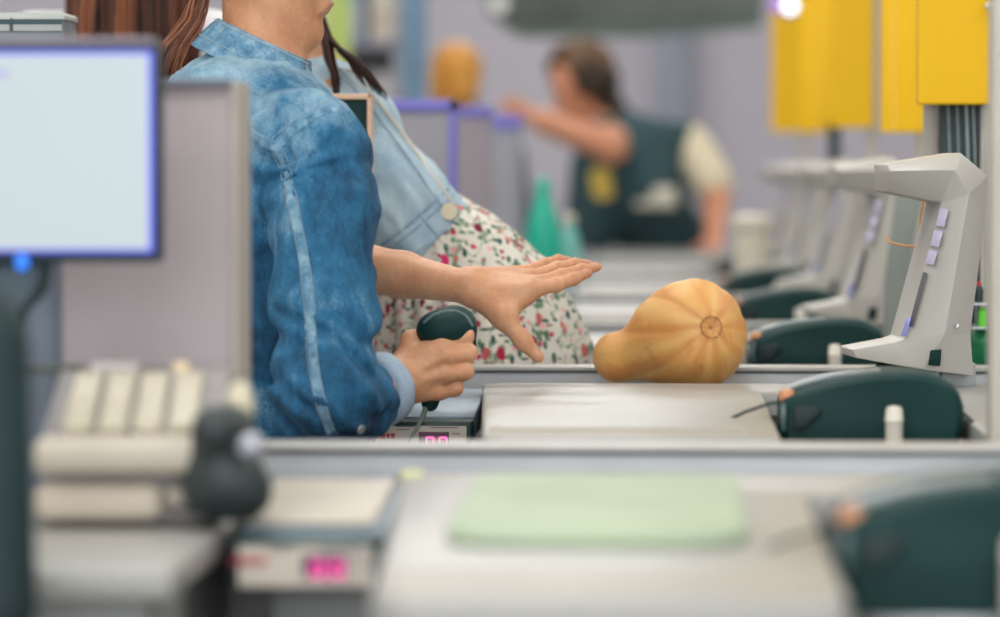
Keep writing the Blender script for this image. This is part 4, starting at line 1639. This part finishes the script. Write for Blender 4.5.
bo = B().lathe(P[0] + N[0] * .001, [(.0112, 0), (.0122, .0015), (.0118, .0030), (.0098, .0036), (.0090, .0030), (.004, .0036), (0, .0038)], 26, N[0])
bt_ = bo.build('button', M('button_cream', (226, 214, 182), .4), jk2)
B().lathe(P[0], [(.0122, 0), (.0142, .0008), (.0140, .0018), (.0120, .002)], 26, N[0]).build('button_rim', DEN2S, bt_)
# hair
g = Sdf(axis(ch.x - .2, ch.x + .14, .007), axis(ch.y - .12, ch.y + .12, .007), axis(ch.z - .16, ch.z + .16, .007))
g.ell(PC(-.02, 0, .03), (.108, .088, .10), .01)
g.ell(PC(-.06, 0, -.04), (.07, .085, .09), .03)
g.keep(PC(.030, 0, .02), (.9, .1, -.7), (PC(0, 0, 0) - Vector((.2, .2, .2)), PC(0, 0, 0) + Vector((.2, .2, .2))))
link_mesh('hair', g.mesh('hair', {'tone': lambda p: .3 + .3 * vnoise(p, 40)}), HAIR1, cust)
roots = []
for i in range(60):
    a = random.random()
    j = random.uniform(-1, 1)
    Yq = 5.21 + .05 * random.random()
    if i % 2:
        e = (336 + 4 * j, 96 + 6 * j)
        m_ = (330 + 5 * j, 60)
    else:
        e = (352 + 36 * a, 72 + 27 * a + 4 * j)
        m_ = (336 + 16 * a, 48 + 10 * a + 3 * j)
    roots.append(([c_(262 + 9 * j, -112, QY - .075), c_(285 + 8 * j, -62, QY - .115), c_(303 + 6 * j, -22, Yq + .02), c_(317 + 5 * j, 12, Yq), c_(326 + 5 * j, 36, Yq - .01), c_(*m_, Yq - .02), c_((m_[0] + e[0]) / 2 + 2, (m_[1] + e[1]) / 2 - 2, Yq - .025), c_(*e, Yq - .02)], .15 + .45 * random.random()))
strands('hair_lock', roots, HAIR1, cust, .0030, 5)
for dy in (-.07, .07):
    x_ = c_(485, 0).x - .01
    g = Sdf(axis(x_ - .08, x_ + .2, .006), axis(QY + dy - .06, QY + dy + .06, .006), axis(-.01, .11, .006))
    g.cap((x_, QY + dy, .04), (x_ + .12, QY + dy, .034), .042, .034, .02)
    g.keep((0, 0, .004), (0, 0, -1))
    link_mesh('shoe', g.mesh('shoe'), M('shoe_tan', (150, 110, 80), .5), cust)

# ---------------------------------------------------------------- shopper with long brown hair
def figure(name_label, x, Y, top, cloth, trousers, face, hair, yaw_w=.0, sh=.17, skin=SKIN2):
    """a standing person seen from behind; top = pixel height of the head's middle"""
    hc_ = W(x, top, Y)
    t = thing('person', name_label, 'person', (hc_.x, Y, 0))
    X = hc_.x
    zs_ = hc_.z - .235
    g = Sdf(axis(X - .36, X + .36, .009), axis(Y - .25, Y + .25, .009), axis(0, hc_.z + .2, .009))
    g.ell((X, Y, zs_ - .12), (.145, .10, .17), .05)
    g.cap((X, Y, zs_ - .2), (X, Y, zs_ - .42), .11, .10, .05, ((0, 1, 0), 1.2))
    g.ell((X, Y, zs_ - .50), (.15, .11, .12), .05)
    g.cap((X - sh + .03, Y, zs_), (X + sh - .03, Y, zs_), .052, .052, .05)
    g.cap((X, Y, zs_), hc_, .05, .05, .03)
    for s in (-1, 1):
        hp = Vector((X + s * .085, Y, zs_ - .56))
        g.chain([hp, Vector((hp.x, Y + .01, hp.z * .55)), Vector((hp.x, Y, .09))], [.085, .058, .04], .03)
        g.cap((hp.x, Y, .045), (hp.x + face[0] * .12, Y + face[1] * .12, .035), .036, .028, .02)
        el = Vector((X + s * (sh + .05), Y, zs_ - .28))
        wr = Vector((X + s * (sh + .02), Y + face[1] * .12, zs_ - .50))
        g.chain([(X + s * sh, Y, zs_ - .02), el, wr], [.045, .037, .025], .02)
        for i in range(4):
            g.chain([wr, wr + Vector((s * (i - 1.5) * .010, face[1] * .02, -.07)), wr + Vector((s * (i - 1.5) * .013, face[1] * .03, -.13 - .008 * (i in (1, 2))))], [.02, .0095, .0075], .006)
        g.cap(wr + Vector((0, 0, -.03)), wr + Vector((-s * .03, face[1] * .03, -.085)), .012, .009, .006)
    P_ = head(g, hc_, (*face, 0))
    bd = link_mesh('body', g.mesh('body'), skin, t)
    g = Sdf(axis(X - .36, X + .36, .008), axis(Y - .25, Y + .25, .008), axis(zs_ - .62, zs_ + .09, .008))
    g.ell((X, Y, zs_ - .12), (.162, .118, .18), .05)
    g.cap((X, Y, zs_ - .2), (X, Y, zs_ - .5), .13, .135, .05, ((0, 1, 0), 1.15))
    g.cap((X - sh + .03, Y, zs_), (X + sh - .03, Y, zs_), .064, .064, .05)
    g.cap((X, Y, zs_ + .02), (X, Y, zs_ + .045), .064, .06, .02)
    for s in (-1, 1):
        g.cap((X + s * sh, Y, zs_ - .02), (X + s * (sh + .05), Y, zs_ - .27), .058, .05, .03)
    g.disp(lambda p: .005 * vnoise(p, 18))
    link_mesh('top', g.mesh('top'), cloth, t)
    g = Sdf(axis(X - .22, X + .22, .009), axis(Y - .18, Y + .18, .009), axis(.1, zs_ - .40, .009))
    g.ell((X, Y, zs_ - .52), (.158, .12, .13), .04)
    for s in (-1, 1):
        hp = Vector((X + s * .085, Y, zs_ - .56))
        g.chain([hp, Vector((hp.x, Y + .01, hp.z * .55)), Vector((hp.x, Y, .12))], [.094, .070, .056], .02)
    link_mesh('trousers', g.mesh('trousers'), trousers, t)
    g = Sdf(axis(X - .16, X + .16, .007), axis(Y - .16, Y + .16, .007), axis(hc_.z - .16, hc_.z + .16, .007))
    R_ = Matrix((P_(1, 0, 0) - hc_, P_(0, 1, 0) - hc_, P_(0, 0, 1) - hc_)).transposed()
    Rn = [list(r) for r in R_]
    g.ell(P_(-.02, 0, .034), (.108, .089, .098), .01, Rn)
    g.ell(P_(-.055, 0, -.03), (.068, .082, .085), .03, Rn)
    g.keep(P_(.030, 0, .02), Vector((*face, -.7)))
    link_mesh('hair', g.mesh('hair', {'tone': lambda p: np.clip(.5 + .5 * vnoise(p, 30), 0, 1)}), hair, t)
    return t, X, zs_


p2, X2, zs2 = figure('person with long loose brown hair standing behind the screen, head out of view', 128, 5.82, -100,
                     M('cotton_white', (222, 220, 222), .9), M('trousers_grey', (70, 74, 84), .9), (.15, .98), HAIR2)
roots = []
for i in range(520):
    a = random.uniform(-1, 1)
    s = math.sqrt(max(0, 1 - a * a))
    dpt = random.random()
    xe = 135 + a * 66
    y0 = -100
    Yb = 5.82 - .10 * s - .02 * dpt
    j = random.uniform(-4, 4)
    tone = .25 + .45 * random.random() + (.3 if (-.8 < a < -.55 or -.25 < a < -.05) else 0) - (.22 if -.55 < a < -.3 or .1 < a < .5 else 0)
    roots.append(([W(130 + a * 48, y0 - 40 * s, 5.82 - .07 * s), W(130 + a * 60, y0 + 20, Yb), W(xe + j * .5, -20, Yb - .01), W(xe + j, 15, Yb - .015), W(xe + j * 1.4, 50, Yb - .02), W(xe + j * 2 - 3 * a, 84 + 22 * random.random(), Yb - .01)], tone))
strands('long_hair', roots, HAIR2, p2, .0042, 4)

# ---------------------------------------------------------------- far person with orange hair
figure('far blurred person with blond orange hair above the violet-edged partitions', 458, 12.9, 80,
       M('cotton_slate', (120, 124, 136), .9), M('trousers_navy', (60, 64, 80), .9), (.2, .97), HAIR4)

# ---------------------------------------------------------------- far person leaning over the counter
BY = 12.75
t = thing('person', 'far person in dark green vest and cream sleeves leaning with a raised forearm', 'person', (W(665, 0, BY).x, BY + .2, 0))
f_ = lambda x, y, Y=BY: W(x, y, Y)
g = Sdf(axis(W(480, 0, BY).x, W(750, 0, BY).x, .009), axis(BY - .45, BY + .45, .009), axis(0, 1.68, .010))
hp = f_(665, 258, BY + .2)
g.ell(hp, (.16, .13, .13), .05)
g.cap(hp, f_(640, 185), .125, .13, .05)
g.cap(f_(640, 185), f_(625, 150), .13, .12, .05)
g.cap(f_(600, 140, BY - .03), f_(690, 145, BY + .05), .06, .06, .05)
g.cap(f_(612, 130), f_(585, 95), .055, .05, .03)
for dx in (-.09, .09):
    q = Vector((hp.x + dx, BY + .2, .78))
    g.chain([q, q + Vector((0, .02, -.36)), q + Vector((0, 0, -.70))], [.085, .058, .04], .03)
    g.cap(q + Vector((0, 0, -.735)), q + Vector((0, -.12, -.745)), .036, .028, .02)
# raised forearm across the face
A3 = [f_(612, 140, BY - .08), f_(611, 146, BY - .34), f_(545, 122, BY - .32)]
g.chain(A3, [.056, .056, .044], .02)
wq = f_(536, 118, BY - .32)
for i in range(4):
    g.chain([wq, f_(518, 112 + (i - 1.5) * 4, BY - .32), f_(502 + abs(i - 1.3) * 2, 108 + (i - 1.5) * 6, BY - .31)], [.026, .012, .009], .008)
g.chain([wq, f_(524, 106, BY - .33), f_(516, 98, BY - .33)], [.018, .011, .009], .008)
# arm down on the counter
A4 = [f_(700, 150, BY + .05), f_(717, 198, BY - .05), f_(714, 240, BY - .28)]
g.chain(A4, [.055, .045, .032], .02)
for i in range(4):
    g.chain([A4[2], f_(706 + i * 5, 246, BY - .33), f_(702 + i * 6, 249, BY - .38)], [.025, .010, .008], .006)
g.chain([A4[2], f_(702, 245, BY - .31), f_(694, 248, BY - .34)], [.02, .011, .009], .006)
hc3 = f_(577, 88, BY - .02)
P3 = head(g, hc3, (-.72, -.45, -.42))
bod3 = link_mesh('body', g.mesh('body'), SKIN2, t)
g = Sdf(axis(W(530, 0, BY).x, W(740, 0, BY).x, .008), axis(BY - .3, BY + .45, .008), axis(.85, 1.36, .008))
g.ell(f_(664, 238, BY + .15), (.165, .14, .12), .05)
g.cap(f_(655, 225, BY + .1), f_(640, 185), .135, .142, .05)
g.cap(f_(640, 185), f_(630, 158), .145, .15, .05)
g.cap(f_(604, 140, BY - .02), f_(684, 145, BY + .05), .078, .074, .05)
g.cap(f_(592, 165, BY - .03), f_(590, 235, BY), .075, .09, .05)
g.disp(lambda p: .005 * vnoise(p, 16))
vest = link_mesh('vest', g.mesh('vest'), M('vest_green', (46, 74, 80), .85, var=.2, scale=5), t)
vb = bvh_of(vest)
P, N = drape(vb, [(603, 183), (604, 183)], 1)
B().lathe(P[0] - N[0] * .004, [(.034, 0), (.056, 0), (.056, .008), (.034, .008)], 26, N[0]).build('emblem', M('emblem_yellow', (216, 186, 84), .6), vest)
B().lathe(P[0] - N[0] * .004, [(.034, 0), (.034, .006), (0, .007)], 26, N[0]).build('emblem_centre', M('emblem_pink', (190, 160, 150), .6), vest)
P, N = drape(vb, [(655, 197), (656, 197)], 1)
q4 = N[0].to_track_quat('Z', 'Y').to_matrix()
B().box(P[0] - Vector((.07, .036, .005)), P[0] + Vector((.07, .036, .005)), .004, 2).build('name_patch', M('patch_cream', (206, 204, 188), .6), vest).data.transform(Matrix.Translation(P[0] - wloc(vest)) @ Matrix.Rotation(PI / 2, 4, 'X') @ Matrix.Translation(-(P[0] - wloc(vest))))
g = Sdf(axis(W(660, 0, BY).x, W(745, 0, BY).x, .008), axis(BY - .2, BY + .25, .008), axis(.95, 1.38, .008))
g.cap(f_(690, 148, BY + .05), f_(713, 184, BY - .02), .078, .070, .03)
g.disp(lambda p: .005 * vnoise(p, 16))
link_mesh('sleeve', g.mesh('sleeve'), M('sleeve_cream', (218, 206, 178), .85), t)
g = Sdf(axis(hc3.x - .3, hc3.x + .35, .008), axis(BY - .25, BY + .25, .008), axis(hc3.z - .3, hc3.z + .2, .008))
g.ell(P3(-.03, 0, .045), (.125, .11, .115), .02)
g.cap(f_(588, 72), f_(614, 122, BY + .02), .085, .06, .04)
g.disp(lambda p: .010 * vnoise(p, 30) + .006 * vnoise(p, 60))
g.keep(P3(.040, 0, .02), (-.72, -.45, -0.3))
link_mesh('hair', g.mesh('hair', {'tone': lambda p: np.clip(.45 + .5 * vnoise(p, 12) + .5 * np.clip((p[:, 2] - hc3.z - .05) / .08, 0, 1), 0, 1)}), HAIR3, t)
g = Sdf(axis(hp.x - .26, hp.x + .26, .01), axis(BY, BY + .4, .01), axis(.1, .95, .01))
g.ell(hp - Vector((0, 0, .02)), (.168, .138, .12), .05)
for dx in (-.09, .09):
    q = Vector((hp.x + dx, BY + .2, .78))
    g.chain([q, q + Vector((0, .02, -.36)), q + Vector((0, 0, -.66))], [.095, .07, .056], .02)
link_mesh('trousers', g.mesh('trousers'), M('trousers_black', (34, 44, 48), .9), t)

# ================================================================ background things
def simple(name, label, cat, bld, mat, group=None):
    return tag(bld.build(name, mat), label, cat, group)


# turquoise bottle on the counter
bs = W(543, 262, 9.0)
bs.z = Z(.2755)
t = thing('plastic_bottle', 'tall turquoise plastic bottle standing on a counter beyond the dress', 'bottle', bs)
B().lathe(bs, [(.036, 0), (.043, .006), (.045, .09), (.040, .14), (.026, .185), (.018, .21), (.016, .225)], 26).build('bottle_body', M('turquoise', (28, 186, 158), .3), t)
B().lathe(bs + Vector((0, 0, .224)), [(.018, 0), (.018, .025), (.014, .03), (0, .03)], 20).build('cap', M('turquoise_cap', (60, 196, 170), .3), t)
bs2 = bs + Vector((.062, .12, 0))
t = thing('plastic_bottle', 'pale aqua bottle just right of the turquoise bottle', 'bottle', bs2)
B().lathe(bs2, [(.020, 0), (.026, .006), (.026, .10), (.012, .14), (.011, .15)], 22).build('bottle_body', M('pale_aqua', (120, 190, 180), .3), t)
B().lathe(bs2 + Vector((0, 0, .149)), [(.013, 0), (.013, .02), (0, .022)], 18).build('cap', M('cap_white', (226, 214, 196), .4), t)

# cream canister
cbp = W(752, 280, 9.35)
cbp.z = Z(.2755)
t = thing('canister', 'blurred cream canister beside the fourth grey stand', 'canister', cbp)
B().lathe(cbp, [(.04, 0), (.046, .006), (.046, .125), (.042, .13)], 26).build('canister_body', M('canister_cream', (210, 202, 184), .45), t)
B().lathe(cbp + Vector((0, 0, .129)), [(.050, 0), (.052, .006), (.050, .026), (.03, .036), (0, .038)], 26).build('lid', M('lid_cream', (218, 210, 194), .4), t)

# dark bulkhead hanging across the back
t = thing('hanging_bulkhead', 'long dark green-grey bulkhead hanging across the top of the view', 'bulkhead', (W(620, 0, 14.5).x, 14.6, W(0, 20, 14.5).z))
b = B().prism([W(486, -30, 14.5), W(770, -30, 14.5), W(762, 17, 14.5), W(640, 26, 14.5), W(505, 27, 14.5), W(486, 12, 14.5)], (0, .5, 0), .01)
b.build('panel', M('bulkhead_green_grey', (112, 118, 116), .6, var=.25, scale=3), t)
B().prism([W(505, 27, 14.48), W(640, 26, 14.48), W(762, 17, 14.48), W(762, 23, 14.48), W(640, 33, 14.48), W(515, 33, 14.48)], (0, .5, 0), .004).build('lower_edge', M('bulkhead_green', (104, 130, 116), .6), t)
for xx in (520, 730):
    B().tube([W(xx, -20, 14.8), Vector((W(xx, 0, 14.8).x, 14.8, ZT))], .01, 8).build('hanging_rod', STEEL, t)
B().lathe(W(499, 4, 14.46), [(.035, 0), (.035, .02), (.02, .03), (0, .03)], 20, (0, -1, 0)).build('spot', emit('spot_pale', (235, 235, 225), 1.1), t)
# bright lamp
lp = W(790, 6, 8.9)
t = thing('spot_lamp', 'bright round lamp beside the yellow boards at the top', 'lamp', lp)
B().ball(lp, .020).build('bulb', emit('lamp_white', (235, 240, 255), 3.5), t)
B().ball(lp + Vector((-.030, .02, .006)), .020).build('violet_bulb', emit('lamp_violet', (190, 140, 230), 1.2), t)  # glowing ball put in for the lilac flare around the lamp
B().tube([lp + Vector((0, .02, .01)), Vector((lp.x, lp.y + .02, ZT))], .006, 8).build('cord', STEEL, t)
B().lathe(lp + Vector((0, .03, 0)), [(.012, 0), (.026, .03), (.026, .06), (0, .06)], 18, (0, 1, 0)).build('housing', STAND_D, t)
# shelving and pillars behind the customer
t = thing('blue_pillar', 'slim slate-blue pillar rising behind the partitions', 'pillar', (W(412, 0, 12.2).x, 12.3, 0))
B().box((W(401, 0, 12.2).x, 12.2, 0), (W(425, 0, 12.2).x, 12.28, ZT - .01), .006).build('shaft', M('pillar_blue', (104, 134, 160), .6), t)
B().box((W(397, 0, 12.2).x, 12.18, 0), (W(429, 0, 12.2).x, 12.3, .12), .006).build('plinth', STEEL, t)
simple('wall_pilaster', 'grey-blue strip of the back wall right of the leaning person', 'pilaster',
       B().box((W(658, 0, 18.8).x, 18.78, 0), (W(688, 0, 18.8).x, 18.995, ZT - .01), .01).box((W(655, 0, 18.8).x, 18.74, 0), (W(691, 0, 18.8).x, 18.995, .15), .01), M('pilaster_blue', (138, 144, 160), .7))
t = thing('shelving_unit', 'pale shelving with cream and blue packages behind the customer', 'shelves', (W(365, 0, 13.2).x, 13.4, 0))
xa, xb = W(250, 0, 13.2).x, W(398, 0, 13.2).x
B().box((xa, 13.55, 0), (xb, 13.58, 2.1), .004).build('back_panel', M('shelf_back', (172, 172, 176), .6), t)
for zz in (.15, .55, .95, 1.28, 1.58, 1.88):
    B().box((xa, 13.2, zz), (xb, 13.55, zz + .025), .003).build('shelf', M('shelf_lilac', (150, 152, 172), .5), t)
for xx in (xa, xb - .02):
    B().box((xx, 13.2, 0), (xx + .02, 13.55, 2.1), .003).build('side_panel', M('shelf_side', (160, 164, 176), .5), t)
cols = [(214, 204, 184), (188, 186, 190), (206, 190, 172), (160, 176, 196), (216, 208, 196)]
n_ = 0
for zz in (1.305, 1.605):
    for i in range(4):
        x_ = xa + .05 + i * .125
        hh = .16 + .05 * ((i * 7 + int(zz * 10)) % 3) / 2
        c_i = (i + int(zz * 10)) % 5
        pk = thing('carton', ['cream', 'grey', 'beige', 'pale blue', 'ivory'][c_i] + ' carton, ' + ['leftmost', 'second from the left', 'third from the left', 'rightmost'][i] + (' on the upper' if zz > 1.5 else ' on the lower') + ' shelf behind the customer', 'carton', (x_ + .05, 13.3, zz), 'cartons on the far shelves')
        B().box((x_, 13.22, zz), (x_ + .10, 13.38, zz + hh), .005).build('box', M('carton%d' % c_i, cols[c_i], .6), pk)
        B().box((x_ + .015, 13.217, zz + hh * .3), (x_ + .085, 13.221, zz + hh * .6)).build('label_band', M('carton_band%d' % c_i, cols[(c_i + 3) % 5], .6), pk)
simple('green_banner', 'yellow-green upright banner behind the dark hair strands', 'banner',
       B().box((W(326, 0, 12.6).x, 12.6, .02), (W(350, 0, 12.6).x, 12.63, 2.2), .004).box((W(318, 0, 12.6).x, 12.54, 0), (W(358, 0, 12.6).x, 12.7, .03), .004), M('banner_green', (176, 196, 104), .6))

# ================================================================ render look
SC.view_settings.view_transform = 'Standard'
SC.view_settings.look = 'None'
SC.view_settings.exposure = -0.42
SC.view_settings.gamma = 1
SC.view_settings.use_curve_mapping = False
SC.cycles.use_denoising = True
SC.cycles.max_bounces = 8
SC.cycles.sample_clamp_indirect = 4
